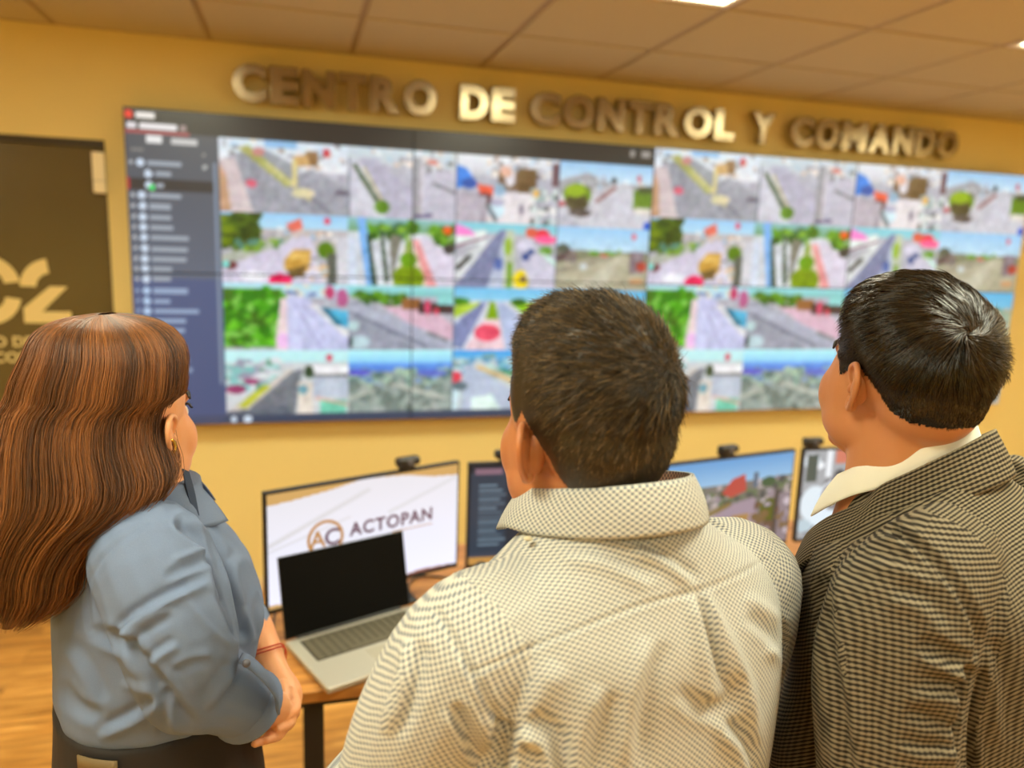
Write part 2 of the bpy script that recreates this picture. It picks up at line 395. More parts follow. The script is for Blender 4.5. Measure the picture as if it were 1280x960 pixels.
        p.poly([(.08, 0), (.16, 0), (.26, 1), (.17, 1)], (120, 175, 235)); p.poly([(.17, .25), (.2, .25), (.27, 1), (.22, 1)], (30, 60, 40)); p.poly([(.29, .2), (.32, .2), (.38, .95), (.34, .95)], (30, 60, 30)); p.poly([(.38, .25), (.5, .25), (.42, .8), (.4, .9)], (120, 120, 110))
        p.poly([(.42, 1), (.54, .3), (.62, .3), (.75, 1)], (215, 205, 190)); p.poly([(.6, .3), (.66, .3), (.84, 1), (.74, 1)], (225, 150, 155)); p.poly([(.66, .25), (.8, .3), (1, .55), (1, 1), (.84, 1)], (212, 205, 225))
        p.ell(.56, .88, .15, .2, (120, 150, 0)); p.ell(.56, .6, .08, .12, (100, 150, 10)); p.ell(.56, .4, .03, .12, (120, 150, 50)); p.specks(11, 30, .78, .1, 1, .35, GREEN, (.03, .05)); p.ell(.93, .14, .05, .06, (230, 90, 30)); p.ell(.95, .42, .06, .08, (60, 60, 60)); p.rect(0, .3, .08, 1, (205, 215, 235))
    elif k == 6:
        p.grad(0, .15, (120, 200, 220), (150, 205, 215)); p.poly([(0, .2), (.3, .1), (.3, .3), (0, .4)], (225, 235, 235)); p.poly([(0, .02), (.14, .1), (.2, .2), (0, .2)], (240, 130, 205)); p.line(0, .38, .3, .22, .03, (110, 60, 90))
        p.poly([(0, 1), (.44, .1), (.5, .1), (.32, 1)], (120, 128, 165)); p.poly([(.32, 1), (.5, .1), (.56, .1), (.52, 1)], (180, 190, 215)); p.poly([(0, .95), (0, .6), (.36, .2), (.2, .6)], (205, 210, 215)); p.line(.02, .72, .16, .5, .05, (45, 50, 50))
        p.poly([(.48, 1), (.5, .1), (.58, .1), (.6, 1)], (185, 195, 175)); p.ell(.52, .35, .04, .14, (150, 180, 60)); p.rect(.52, .6, .57, 1, (100, 150, 10)); p.ell(.66, .86, .08, .15, (240, 215, 20)); p.ell(.68, .85, .03, .06, (110, 80, 80))
        p.poly([(.6, .3), (.72, .2), (1, .7), (1, 1), (.76, 1)], (200, 198, 218)); p.ell(.43, .62, .045, .1, (85, 110, 175)); p.ell(.7, .5, .04, .07, (50, 75, 140)); p.ell(.75, .42, .04, .05, (70, 90, 140)); p.ell(.86, .16, .08, .1, (230, 50, 75)); p.ell(.9, .22, .12, .06, (250, 90, 150)); p.ell(.75, .12, .06, .08, (215, 90, 70)); p.ell(.9, .4, .07, .07, (95, 145, 50)); p.poly([(.8, .35), (1, .55), (1, .65)], (200, 235, 225))
    elif k == 7:
        p.grad(0, .38, (150, 200, 240), (190, 220, 240)); p.poly([(0, .36), (1, .38), (1, .55), (0, .6)], (130, 135, 110)); p.poly([(0, .95), (0, .6), (.6, .42), (.85, .4), (1, .6), (1, 1), (0, 1)], (176, 172, 150)); p.poly([(0, .66), (.6, .43), (.64, .46), (0, .78)], (150, 145, 130)); p.poly([(.2, 1), (.66, .46), (.72, .46), (.5, 1)], (192, 188, 170))
        p.ell(.08, .35, .07, .08, (85, 95, 85)); p.specks(12, 20, 0, .4, .2, .55, [(90, 70, 75), (130, 120, 120)], (.02, .04)); p.rect(.8, .36, .95, .72, (130, 115, 125)); p.ell(.93, .6, .06, .08, (170, 60, 50)); p.ell(.88, .85, .08, .06, (195, 150, 110)); p.ell(.3, .62, .04, .05, (205, 215, 220)); p.ell(.52, .42, .04, .04, (230, 80, 90)); p.ell(.83, .12, .025, .05, (220, 90, 110)); p.specks(13, 14, .35, .36, .7, .42, GREEN, (.01, .03))
    elif k == 8:
        p.grad(0, .2, (170, 220, 235), (190, 215, 235)); p.rect(0, .08, .46, .95, (75, 160, 20)); p.specks(14, 160, 0, .1, .44, .92, [(60, 150, 10), (100, 190, 40), (40, 120, 15), (120, 190, 80), (60, 110, 30)], (.02, .06))
        p.poly([(.4, .9), (.45, .2), (.52, .25), (.52, 1), (.4, 1)], (225, 205, 210)); p.ell(.46, .85, .05, .12, (235, 190, 235))
        p.poly([(.5, .15), (.62, .15), (1, .75), (1, 1), (.5, 1)], (196, 200, 235)); p.line(.56, .3, .78, 1, .012, (150, 150, 190)); p.line(.62, .3, .95, .95, .01, (165, 165, 200)); p.line(.7, .3, 1, .78, .06, (222, 222, 228)); p.poly([(.78, .35), (1, .4), (1, .65), (.92, .62)], (70, 170, 210)); p.line(.8, .35, .93, .62, .05, (30, 110, 140)); p.specks(15, 24, .5, .02, .85, .18, [(130, 150, 200), (215, 215, 200), (90, 110, 160)], (.015, .03)); p.ell(.85, .12, .04, .1, (190, 60, 110)); p.ell(.95, .2, .05, .14, (180, 90, 140))
    elif k == 9:
        p.grad(0, .15, (150, 215, 225), (120, 190, 190)); p.rect(0, .15, 1, .4, (180, 180, 195)); p.specks(16, 40, .05, .12, .6, .3, GREEN+[(170, 190, 180)], (.02, .05)); p.poly([(0, .25), (.1, .22), (.95, 1), (0, 1)], (150, 155, 172)); p.poly([(0, .35), (.12, .3), (1, .85), (1, 1), (.7, 1)], (170, 175, 195)); p.line(0, .4, .75, .95, .05, (120, 125, 145)); p.poly([(.3, .3), (.8, .35), (1, .6), (1, .85), (.6, .6)], (210, 175, 195)); p.rect(.5, .18, .68, .36, (150, 100, 60)); p.rect(.66, .25, 1, .42, (60, 40, 45)); p.ell(.75, .32, .03, .12, (200, 60, 100)); p.rect(.85, .15, 1, .28, (140, 210, 210)); p.ell(.84, .38, .03, .06, (190, 50, 80)); p.line(.75, .72, .95, .85, .05, (120, 125, 130)); p.ell(.1, .88, .1, .1, (180, 205, 215)); p.ell(.05, .62, .05, .08, (185, 215, 220)); p.rect(0, .8, .04, .95, (60, 70, 70))
    elif k == 10:
        p.grad(0, .22, (110, 190, 235), (140, 205, 235)); p.rect(0, .2, 1, 1, (205, 210, 225)); p.ell(.06, .22, .1, .06, (60, 130, 20)); p.poly([(0, .3), (.3, .22), (.25, .3), (0, .5)], (170, 200, 60)); p.poly([(0, .95), (0, .6), (.28, .22), (.33, .22), (.1, .98)], (125, 135, 180)); p.poly([(.42, .22), (.48, .22), (1, .9), (1, 1), (.54, 1)], (175, 188, 222)); p.poly([(.32, .5), (.36, .22), (.41, .22), (.45, .5)], (125, 165, 10)); p.poly([(.12, 1), (.3, .5), (.46, .5), (.52, 1)], (225, 195, 205)); p.ell(.34, .72, .13, .14, (225, 75, 105)); p.poly([(.55, .22), (.9, .25), (.95, .4), (.75, .48)], (140, 195, 10)); p.ell(.65, .22, .08, .06, (40, 100, 20)); p.rect(.9, .22, 1, .5, (215, 230, 235))
    elif k == 11:
        p.grad(0, .3, (90, 180, 230), (120, 190, 220)); p.rect(0, .3, 1, 1, (150, 170, 150)); p.specks(40, 50, 0, .3, 1, 1, GREEN+CITY)
    elif k == 12:
        p.grad(0, .18, (190, 235, 240), (185, 230, 235)); p.rect(0, .18, 1, 1, (200, 205, 210)); p.specks(17, 60, 0, .15, .45, .6, [(170, 215, 215), (130, 190, 190), (215, 220, 225), (150, 150, 170), (100, 150, 130)], (.02, .05)); p.poly([(.1, 1), (.5, .35), (.62, .28), (.55, 1)], (112, 118, 128)); p.poly([(0, .95), (.5, .3), (.55, .3), (.12, 1), (0, 1)], (205, 195, 190)); p.line(.12, .88, .33, .55, .07, (185, 190, 60)); p.ell(.08, .6, .08, .07, (150, 60, 110)); p.ell(.2, .48, .06, .05, (160, 70, 120)); p.rect(.7, .25, 1, .4, (235, 235, 240)); p.rect(.7, .4, 1, .75, (185, 195, 212)); p.rect(.7, .38, 1, .42, (110, 110, 110)); p.ell(.67, .34, .04, .1, (50, 75, 50)); p.rect(.58, .5, .7, 1, (225, 215, 205)); p.ell(.62, .62, .04, .08, (110, 160, 175)); p.rect(.76, .8, .98, 1, (110, 195, 170)); p.line(.72, .75, 1, .88, .03, (215, 160, 140)); p.poly([(0, .95), (.5, .85), (.5, 1), (0, 1)], (95, 105, 120)); p.ell(.84, .12, .025, .06, (210, 60, 90))
    elif k == 13:
        p.grad(0, .2, (180, 240, 245), (140, 205, 245)); p.grad(.2, .34, (100, 160, 235), (85, 125, 215)); p.rect(0, .34, 1, 1, (140, 155, 150)); p.specks(18, 70, 0, .3, 1, .6, [(110, 140, 180), (150, 180, 165), (130, 160, 200), (90, 120, 120), (170, 195, 170)], (.02, .06)); p.specks(19, 90, 0, .55, 1, 1, [(120, 135, 130), (150, 165, 160), (105, 120, 115), (160, 170, 165)], (.03, .07)); p.line(.4, .55, .95, .8, .05, (185, 190, 180)); p.line(0, .78, .25, .65, .05, (180, 185, 175)); p.ell(.1, .36, .12, .05, (90, 90, 200)); p.ell(.8, .38, .15, .05, (95, 110, 200))
    elif k == 14:
        p.grad(0, .15, (70, 160, 230), (100, 180, 230)); p.rect(0, .15, 1, 1, (190, 200, 205)); p.specks(20, 50, 0, .1, 1, .4, [(130, 190, 210), (90, 150, 190), (180, 215, 215), (120, 160, 160)], (.02, .05)); p.poly([(.1, 1), (.12, .25), (.2, .25), (.9, 1)], (178, 190, 212)); p.poly([(.2, .25), (.3, .25), (1, .75), (1, .9)], (200, 200, 190)); p.line(.25, .28, 1, .8, .05, (215, 180, 110)); p.poly([(.4, .3), (1, .45), (1, .58), (.6, .45)], (60, 140, 90)); p.poly([(.0, .3), (.1, .3), (.06, 1), (0, 1)], (200, 225, 235)); p.ell(.04, .45, .06, .1, (225, 70, 90)); p.ell(.08, .6, .08, .08, (100, 120, 130)); p.poly([(.2, .8), (.4, .75), (.5, 1), (.2, 1)], (220, 240, 235))
    else:
        p.grad(0, .2, (60, 140, 210), (90, 170, 220)); p.rect(0, .2, 1, 1, (170, 180, 180)); p.specks(50, 60, 0, .2, 1, 1, CITY)
    a = p.a*np.array([.97, .97, .96]); s_y = p.Y[..., None]; R = np.random.default_rng(100+k); nz = R.normal(size=(FH, FW, 1))*6
    for q_, am in ((2, 5), (4, 4), (8, 5)):
        g = R.normal(size=(FH//q_+1, FW//q_+1, 1))*am; nz = nz+np.repeat(np.repeat(g, q_, 0), q_, 1)[:FH, :FW]
    a = a+nz*(1-.75*(s_y < .2))+R.normal(size=(FH, FW, 3))*5
    pa = np.pad(a, ((1, 1), (1, 1), (0, 0)), 'edge'); b = (pa[:-2, 1:-1]+pa[2:, 1:-1]+pa[1:-1, :-2]+pa[1:-1, 2:]+a*2)/6
    return np.clip(128+(b-128)*1.04, 0, 255)
FEEDS = [feed(k) for k in range(16)]
def shrink(a, w, h):
    H_, W_ = a.shape[:2]
    yi = np.clip(((np.arange(h*2)+.5)/(h*2)*H_).astype(int), 0, H_-1); xi = np.clip(((np.arange(w*2)+.5)/(w*2)*W_).astype(int), 0, W_-1)
    b = a[yi][:, xi]
    return b.reshape(h, 2, w, 2, 3).mean((1, 3))
def paste(dst, a, x0, y0, x1, y1):
    H_, W_ = dst.shape[:2]
    i0, i1, j0, j1 = round(y0*H_), round(y1*H_), round(x0*W_), round(x1*W_)
    dst[i0:i1, j0:j1] = shrink(a, j1-j0, i1-i0)
AW, AH = 400, 224      # one application = 2 x 2 panels
def app_side():
    p = Paint(AW, AH, (70, 80, 100)); u = 1/2.0
    p.grad(.07, .52, (74, 78, 86), (88, 98, 116)); p.grad(.52, 1, (72, 86, 124), (62, 78, 118))
    p.rect(0, 0, 1, .07, (44, 42, 40))
    p.ell(.009, .022, .007, .012, (220, 50, 40)); p.rect(.02, .014, .05, .03, (225, 220, 215))
    p.rect(.004, .044, .02, .062, (215, 210, 215)); p.rect(.024, .043, .085, .064, (222, 218, 220)); p.rect(.09, .046, .1, .062, (150, 130, 130)); p.rect(0, .067, .106, .074, (165, 75, 80))
    p.rect(.035, .082, .06, .102, (220, 220, 220)); p.rect(.074, .086, .118, .102, (190, 190, 190))
    p.rect(.01, .122, .03, .13, (120, 120, 120)); p.ell(.128, .13, .003, .006, (140, 140, 140))
    ys = [.163, .196, .229]+[.262+.0325*i for i in range(9)]
    p.rect(0, .212, .144, .244, (50, 48, 50)); p.rect(0, .212, .006, .244, (190, 50, 60))
    R = random.Random(5)
    wd = [.055, .025, .014, .052, .035, .036, .038, .062, .06, .058, .032, .03]
    for i, y in enumerate(ys):
        xo = .03 if i in (1, 2) else .018
        if i not in (1, 2): p.ell(.009, y, .003, .006, (180, 185, 190))
        p.ell(xo+.006, y, .006, .012, (195, 210, 228)); p.rect(xo+.017, y-.007, xo+.017+wd[i], y+.007, (150, 160, 172))
    p.ell(.041, .237, .005, .009, (70, 210, 110)); p.ell(.128, .167, .004, .008, (170, 175, 175))
    y = .558; i = 0
    for w_ in (.058, .027, .075, .052, .05, .03, .03, .055, .06, .04, .035, .05, .03):
        p.ell(.009, y, .003, .006, (140, 160, 190)); p.ell(.024, y, .006, .012, (170, 195, 225)); p.rect(.035, y-.007, .035+w_, y+.007, (140, 160, 190)); y += .032
    p.rect(.143, .15, .148, .86, (120, 135, 155))
    xs = [.1515, .3775, .583, .7935, 1.0]; yy = [.072, .298, .525, .75, .968]
    q = p.a
    for r in range(4):
        for c in range(4): paste(q, FEEDS[r*4+c], xs[c], yy[r], xs[c+1], yy[r+1])
    p.rect(.15, .968, 1, 1, (52, 66, 90)); p.rect(.0, .968, .15, 1, (56, 70, 100))
    p.ell(.165, .984, .006, .01, (190, 205, 220)); p.ell(.19, .984, .008, .012, (200, 215, 230)); p.rect(.97, .02, .99, .04, (150, 145, 140)); p.rect(.945, .02, .955, .04, (150, 145, 140))
    for c in xs[1:4]: p.rect(c-.0012, .072, c+.0012, .968, (90, 100, 115))
    return q
def app_grid():
    p = Paint(AW, AH, (60, 70, 90)); q = p.a
    for r in range(4):
        for c in range(4): paste(q, FEEDS[r*4+c], c/4, r/4, (c+1)/4, (r+1)/4)
    for c in (1, 2, 3): p.rect(c/4-.0012, 0, c/4+.0012, 1, (90, 100, 115))
    return q

def screen_mat(name, strength):
    m = bpy.data.materials.new(name); m.use_nodes = True
    nt = m.node_tree; b = nt.nodes['Principled BSDF']
    at = nt.nodes.new('ShaderNodeAttribute'); at.attribute_name = 'picture'
    nt.links.new(at.outputs['Color'], b.inputs['Emission Color']); b.inputs['Emission Strength'].default_value = strength
    b.inputs['Base Color'].default_value = (0.012, 0.012, 0.013, 1); b.inputs['Roughness'].default_value = 0.28
    return m
M_screen = screen_mat('lit_screen', SCREEN_STRENGTH)
def srgb_lin_arr(a):
    a = np.clip(a/255.0, 0, 1); return np.where(a <= .04045, a/12.92, ((a+.055)/1.055)**2.4)
def picture_mesh(name, img, w, h, parent, m, loc=(0, 0, 0)):
    """grid in local x (0..w), z (0..h), facing -y; img rows from the top"""
    H_, W_ = img.shape[:2]
    xs = np.linspace(0, w, W_); zs = np.linspace(h, 0, H_)
    X, Z = np.meshgrid(xs, zs)
    V = np.stack([X, np.zeros_like(X), Z], -1).reshape(-1, 3)
    idx = np.arange(H_*W_).reshape(H_, W_)
    Q = np.stack([idx[1:, :-1], idx[1:, 1:], idx[:-1, 1:], idx[:-1, :-1]], -1).reshape(-1, 4)
    me = bpy.data.meshes.new(name)
    me.vertices.add(len(V)); me.vertices.foreach_set('co', V.ravel())
    me.loops.add(Q.size); me.loops.foreach_set('vertex_index', Q.ravel())
    me.polygons.add(len(Q)); me.polygons.foreach_set('loop_start', np.arange(0, Q.size, 4))
    me.update(calc_edges=True); me.validate()
    at = me.attributes.new('picture', 'FLOAT_COLOR', 'POINT')
    c = np.ones((len(V), 4)); c[:, :3] = srgb_lin_arr(img).reshape(-1, 3); at.data.foreach_set('color', c.ravel())
    o = bpy.data.objects.new(name, me); o.location = loc
    return link(o, parent, m)

# ---------------------------------------------------------------- video wall
PW, PH = 1.22, 0.686; VZ = 0.884; VY = -.09
M_bezel = mat('black_bezel', (0.012, 0.012, 0.012), 0.4)
vw = thing('video_wall', 'large wall of eight screens showing a mosaic of traffic camera views', 'video wall', (0, VY, VZ))
A1, A2 = app_side(), app_grid()
for col in range(4):
    for row in range(2):       # row 0 = top
        src = (A1 if col < 2 else A2)
        j0, j1 = (col % 2)*AW//2, (col % 2+1)*AW//2; i0, i1 = row*AH//2, (row+1)*AH//2
        bm = bmesh.new()
        x0, z0 = col*PW, (1-row)*PH
        add_box(bm, x0+.0006, x0+PW-.0006, 0, .085, z0+.0006, z0+PH-.0006, .001, 1)
        pn = bmobj('display_panel', bm, M_bezel, vw)
        e = .0028
        picture_mesh('screen', src[i0:i1, j0:j1], PW-2*e, PH-2*e, pn, M_screen, (x0+e, -.0012, z0+e))
# ---------------------------------------------------------------- figure tools
rng = np.random.default_rng(11)
def Px(x, y, d):
    """world point seen at a photograph pixel, d metres along the view axis (a measurement, used to size and pose the figures)"""
    return CAM_POS + d*(CF + CR*(x-640)/FPX + CU*(480-y)/FPX)
def project(P):
    D = np.asarray(P)-CAM_POS; z = D@CF
    return 640+FPX*(D@CR)/z, 480-FPX*(D@CU)/z, z
class Frame:
    """ground frame of a figure: x right, y forward, z up"""
    def __init__(s, x, y, yaw_deg):
        s.o = np.array([x, y, 0.0]); s.a = -radians(yaw_deg)
        c, n = cos(s.a), sin(s.a); s.R = np.array([[c, -n, 0], [n, c, 0], [0, 0, 1.0]])
    def w(s, P): return np.asarray(P)@s.R.T + s.o
    def l(s, P): return (np.asarray(P)-s.o)@s.R
    def px(s, x, y, d): return s.l(Px(x, y, d))
def join(parts):
    V, F, n = [], [], 0
    for v, f in parts:
        v = np.asarray(v, float); V.append(v); F += [tuple(i+n for i in q) for q in f]; n += len(v)
    return np.concatenate(V), F
def ell(c, r, R=None, nu=20, nv=14):
    V, F = [], []
    for i in range(nv+1):
        t = pi*i/nv
        for j in range(nu):
            a = 2*pi*j/nu
            V.append((r[0]*sin(t)*cos(a), r[1]*sin(t)*sin(a), r[2]*cos(t)))
    for i in range(nv):
        for j in range(nu):
            F.append((i*nu+j, (i+1)*nu+j, (i+1)*nu+(j+1) % nu, i*nu+(j+1) % nu))
    V = np.array(V)
    if R is not None: V = V@np.asarray(R).T
    return V+np.array(c), F
def loft(secs, n=40, xax=(1, 0, 0), yax=(0, 1, 0), p=2.3, sub=4):
    """secs: (cx, cy, cz, a, b); stacked superellipses; smooth-interpolated"""
    A = np.array(secs, float)
    A = np.array(catmull(A, sub)) if sub > 1 else A
    xa, ya = np.array(xax, float), np.array(yax, float)
    V, F = [], []
    for s in A:
        for k in range(n):
            t = 2*pi*k/n; c, sn = cos(t), sin(t)
            V.append(s[:3] + xa*max(s[3], .001)*np.sign(c)*abs(c)**(2/p) + ya*max(s[4], .001)*np.sign(sn)*abs(sn)**(2/p))
    L = len(A)
    for i in range(L-1):
        for k in range(n):
            F.append((i*n+k, i*n+(k+1) % n, (i+1)*n+(k+1) % n, (i+1)*n+k))
    F.append(tuple(range(n))[::-1]); F.append(tuple((L-1)*n+k for k in range(n)))
    return V, F
def limb(path, radii, n=18, sub=5, flat=1.0):
    pr = catmull([np.append(np.array(p, float), r) for p, r in zip(path, radii)], sub)
    pr = np.array(pr)
    return tube(pr[:, :3], list(np.maximum(pr[:, 3], .001)), n=n, flat=flat)
def fuse(parts, voxel, smooth=4, lam=0.5):
    V, F = join(parts)
    me = bpy.data.meshes.new('fuse'); me.from_pydata([tuple(v) for v in V], [], F); me.update()
    bm = bmesh.new(); bm.from_mesh(me); bmesh.ops.recalc_face_normals(bm, faces=bm.faces); bm.to_mesh(me); bm.free()
    o = bpy.data.objects.new('fuse', me); COL.objects.link(o)
    md = o.modifiers.new('r', 'REMESH'); md.mode = 'VOXEL'; md.voxel_size = voxel; md.adaptivity = 0
    dg = bpy.context.evaluated_depsgraph_get(); ev = o.evaluated_get(dg); m2 = ev.to_mesh()
    nv = len(m2.vertices); co = np.empty(nv*3); m2.vertices.foreach_get('co', co); co = co.reshape(-1, 3)
    nl = len(m2.loops); li = np.empty(nl, int); m2.loops.foreach_get('vertex_index', li)
    ls = np.empty(len(m2.polygons), int); m2.polygons.foreach_get('loop_total', ls)
    ev.to_mesh_clear(); bpy.data.objects.remove(o); bpy.data.meshes.remove(me)
    assert (ls == 4).all()
    Q = li.reshape(-1, 4)
    return laplace(co, Q, smooth, lam), Q
def laplace(co, Q, it, lam=.5, mask=None):
    a = np.concatenate([Q[:, 0], Q[:, 1], Q[:, 2], Q[:, 3]]); b = np.concatenate([Q[:, 1], Q[:, 2], Q[:, 3], Q[:, 0]])
    n = len(co); deg = np.bincount(a, minlength=n)+np.bincount(b, minlength=n)
    for k in range(it):
        s = np.empty_like(co)
        for c in range(3):
            s[:, c] = np.bincount(a, co[b, c], n)+np.bincount(b, co[a, c], n)
        d = s/np.maximum(deg, 1)[:, None]-co
        l = lam if k % 2 == 0 else -lam*.72        # Taubin: keeps the volume
        if mask is not None: d = d*mask[:, None]
        co = co + l*d
    return co
def normals(co, Q):
    n = np.cross(co[Q[:, 2]]-co[Q[:, 0]], co[Q[:, 3]]-co[Q[:, 1]])
    N = np.zeros_like(co)
    for k in range(4):
        for c in range(3): N[:, c] += np.bincount(Q[:, k], n[:, c], len(co))
    return N/(np.linalg.norm(N, axis=1)[:, None]+1e-12)
def quadmesh(name, co, Q, m, parent, uv=None, attr=None, smooth=True):
    me = bpy.data.meshes.new(name); Q = np.asarray(Q); k = Q.shape[1]
    me.vertices.add(len(co)); me.vertices.foreach_set('co', np.asarray(co, float).ravel())
    me.loops.add(Q.size); me.loops.foreach_set('vertex_index', Q.ravel())
    me.polygons.add(len(Q)); me.polygons.foreach_set('loop_start', np.arange(0, Q.size, k))
    me.update(calc_edges=True)
    if smooth: me.polygons.foreach_set('use_smooth', np.ones(len(Q), bool))
    if uv is not None:
        l = me.uv_layers.new(name='UVMap'); l.data.foreach_set('uv', np.asarray(uv, float).ravel())
    if attr is not None:
        for an, arr in attr.items():
            at = me.attributes.new(an, 'FLOAT', 'POINT'); at.data.foreach_set('value', np.asarray(arr, float))
    o = bpy.data.objects.new(name, me)
    return link(o, parent, m)
def vnoise(P, scale, seed=0):
    """cheap smooth pseudo-noise: sum of a few random plane waves"""
    r = np.random.default_rng(seed); out = np.zeros(len(P))
    for _ in range(7):
        k = r.normal(size=3)*scale; out += np.sin(P@k + r.uniform(0, 6.28))
    return out/2.6
def sculpt(co, Q, fr, strokes, limit_z=None):
    """press cloth folds into a figure's garment; each stroke: ([(px,py)...], width_px, depth_m, mode)"""
    W_ = fr.w(co); x, y, z = project(W_); N = normals(co, Q); NW = N@fr.R.T
    view = CAM_POS-W_; view /= np.linalg.norm(view, axis=1)[:, None]
    face = np.clip((np.einsum('ij,ij->i', NW, view)-.05)/.3, 0, 1)
    disp = np.zeros(len(co))
    for st in strokes:
        pts, w, dep, mode = st[:4]; lo, hi = (st[4] if len(st) > 4 else (0, 9))
        C = np.array([c[:2] for c in catmull([np.array(p, float) for p in pts], 8)]) if len(pts) > 2 else np.array(pts, float)
        L = len(C)-1; best = np.full(len(co), 1e9); sd = np.zeros(len(co)); tt = np.zeros(len(co))
        cand = (x > C[:, 0].min()-4*w) & (x < C[:, 0].max()+4*w) & (y > C[:, 1].min()-4*w) & (y < C[:, 1].max()+4*w) & (face > 0) & (z > lo) & (z < hi)
        ids = np.nonzero(cand)[0]
        if not len(ids): continue
        bx, by = x[ids], y[ids]; bb = np.full(len(ids), 1e9); bs = np.zeros(len(ids)); bt = np.zeros(len(ids))
        for i in range(L):
            a, b = C[i], C[i+1]; d = b-a; l2 = d@d+1e-9
            t = np.clip(((bx-a[0])*d[0]+(by-a[1])*d[1])/l2, 0, 1)
            qx, qy = bx-(a[0]+t*d[0]), by-(a[1]+t*d[1]); ds = np.hypot(qx, qy)
            sg = np.sign(d[0]*qy-d[1]*qx)
            u = ds < bb; bb[u] = ds[u]; bs[u] = (ds*sg)[u]; bt[u] = ((i+t)/L)[u]
        taper = np.clip(np.minimum(bt, 1-bt)/.18, 0, 1)**.7 if mode[-1] != '=' else 1.0
        q = bb/w; g = np.exp(-q*q)
        if mode[0] == 'v': f = -g + .35*np.exp(-(q-1.9)**2*1.6)
        elif mode[0] == 'r': f = g
        elif mode[0] == 's': f = (bs/w)*np.exp(-(bs/w)**2)*2.0
        elif mode[0] == 'z': f = -(bs/w)*np.exp(-(bs/w)**2)*2.0
        disp[ids] += dep*f*taper*face[ids]
    return co + N*disp[:, None]

# ---- head, ear, hand shapes (unit: metres, head frame origin between the ears)
def head_parts(fat=1.0):
    P = [ell((0, -.012, .033), (.0765, .098, .090)), ell((0, .028, -.025), (.066*fat, .068, .088)),
         ell((0, .03, -.07), (.055*fat, .056, .047)), ell((0, .076, -.103), (.022, .018, .017)),
         ell((0, .080, .022), (.040, .013, .012)), ell((0, -.05, .0), (.066, .058, .07))]
    for s in (-1, 1):
        P.append(ell((s*.034*fat, .052, -.03), (.030, .032, .042)))
        P.append(ell((s*.042*fat, .022, -.058), (.024, .046, .036)))
        P.append(ell((s*.012, .100, -.034), (.009, .010, .008)))
    P.append(limb([(0, .088, .012), (0, .103, -.012), (0, .114, -.033), (0, .100, -.042)], [.008, .009, .0115, .008]))
    P.append(ell((0, .094, -.060), (.023, .009, .0055))); P.append(ell((0, .092, -.070), (.020, .009, .0065)))
    P.append(loft([(0, -.018, -.04, .056, .058), (0, -.026, -.09, .057, .060), (0, -.036, -.14, .060, .064), (0, -.045, -.20, .075, .072)], n=28))
    return P
def carve_eyes(co):
    for s in (-1, 1):
        d = (co-np.array([s*.031, .092, .004]))/np.array([.017, .03, .011]); g = np.exp(-(d**2).sum(1))
        co = co-np.array([0, 1, 0])*(.011*g)[:, None]
    m = (np.abs(co[:, 2]+.0652) < .004) & (co[:, 1] > .08)
    co[m, 1] -= .0025*(1-np.abs(co[m, 2]+.0652)/.004)
    return co
def ear_parts(s, flare=.55):
    """s=-1 left, +1 right"""
    def P3(p, q, w): return (s*(.066+w+max(0, -p)*flare), p-.008, q-.006)
    parts = []
    helix = [(.009, .000), (.013, .014), (.009, .027), (-.002, .034), (-.014, .032), (-.022, .022), (-.0235, .008), (-.020, -.006), (-.013, -.016), (-.006, -.025), (.002, -.030), (.008, -.024), (.008, -.014)]
    wv = [.000, .004, .009, .012, .013, .013, .013, .012, .011, .009, .006, .003, .002]
    parts.append(limb([P3(p, q, w+.003) for (p, q), w in zip(helix, wv)], [.003, .0036, .004, .0042, .0042, .0042, .004, .0036, .0034, .004, .0046, .0042, .003], n=10, sub=4))
    anti = [(-.001, .022), (-.009, .020), (-.014, .010), (-.014, -.002), (-.009, -.012), (-.002, -.016)]
    parts.append(limb([P3(p, q, .0115) for p, q in anti], [.003, .004, .0042, .004, .0036, .003], n=9, sub=4))
    # back plate
    c = [P3(p*.9, q*.93, w+.0015) for (p, q), w in zip(helix, wv)]; c2 = [(x[0]-s*.005, x[1], x[2]) for x in c]
    m = np.mean(c, 0); n = len(c); V = c+c2+[tuple(m), tuple(m-np.array([s*.012, 0, 0]))]
    V[2*n] = (V[2*n][0]-s*.002, V[2*n][1], V[2*n][2])
    F = [(i, (i+1) % n, 2*n) for i in range(n)]+[(n+(i+1) % n, n+i, 2*n+1) for i in range(n)]+[(i, i+n, (i+1) % n+n, (i+1) % n) for i in range(n)]
    parts.append((V, F))
    parts.append(ell(P3(-.002, -.025, .007), (.0055, .008, .0085)))
    parts.append(ell(P3(.0095, -.004, .006), (.0045, .0045, .0065)))
    parts.append(ell((s*.068, -.012, -.006), (.012, .012, .024)))
    return parts
def Rx(a): c, s = cos(a), sin(a); return np.array([[1, 0, 0], [0, c, -s], [0, s, c]])
def Ry(a): c, s = cos(a), sin(a); return np.array([[c, 0, s], [0, 1, 0], [-s, 0, c]])
def Rz(a): c, s = cos(a), sin(a); return np.array([[c, -s, 0], [s, c, 0], [0, 0, 1]])
class Head:
    def __init__(s, o, yaw, pitch=0.0, roll=0.0, scale=1.0):
        s.o = np.array(o, float); s.s = scale; s.R = Rz(-radians(yaw))@Rx(radians(pitch))@Ry(radians(roll))
    def t(s, P): return (np.asarray(P, float)*s.s)@s.R.T + s.o
    def inv(s, P): return ((np.asarray(P)-s.o)@s.R)/s.s
    def parts(s, ps): return [(s.t(v), f) for v, f in ps]
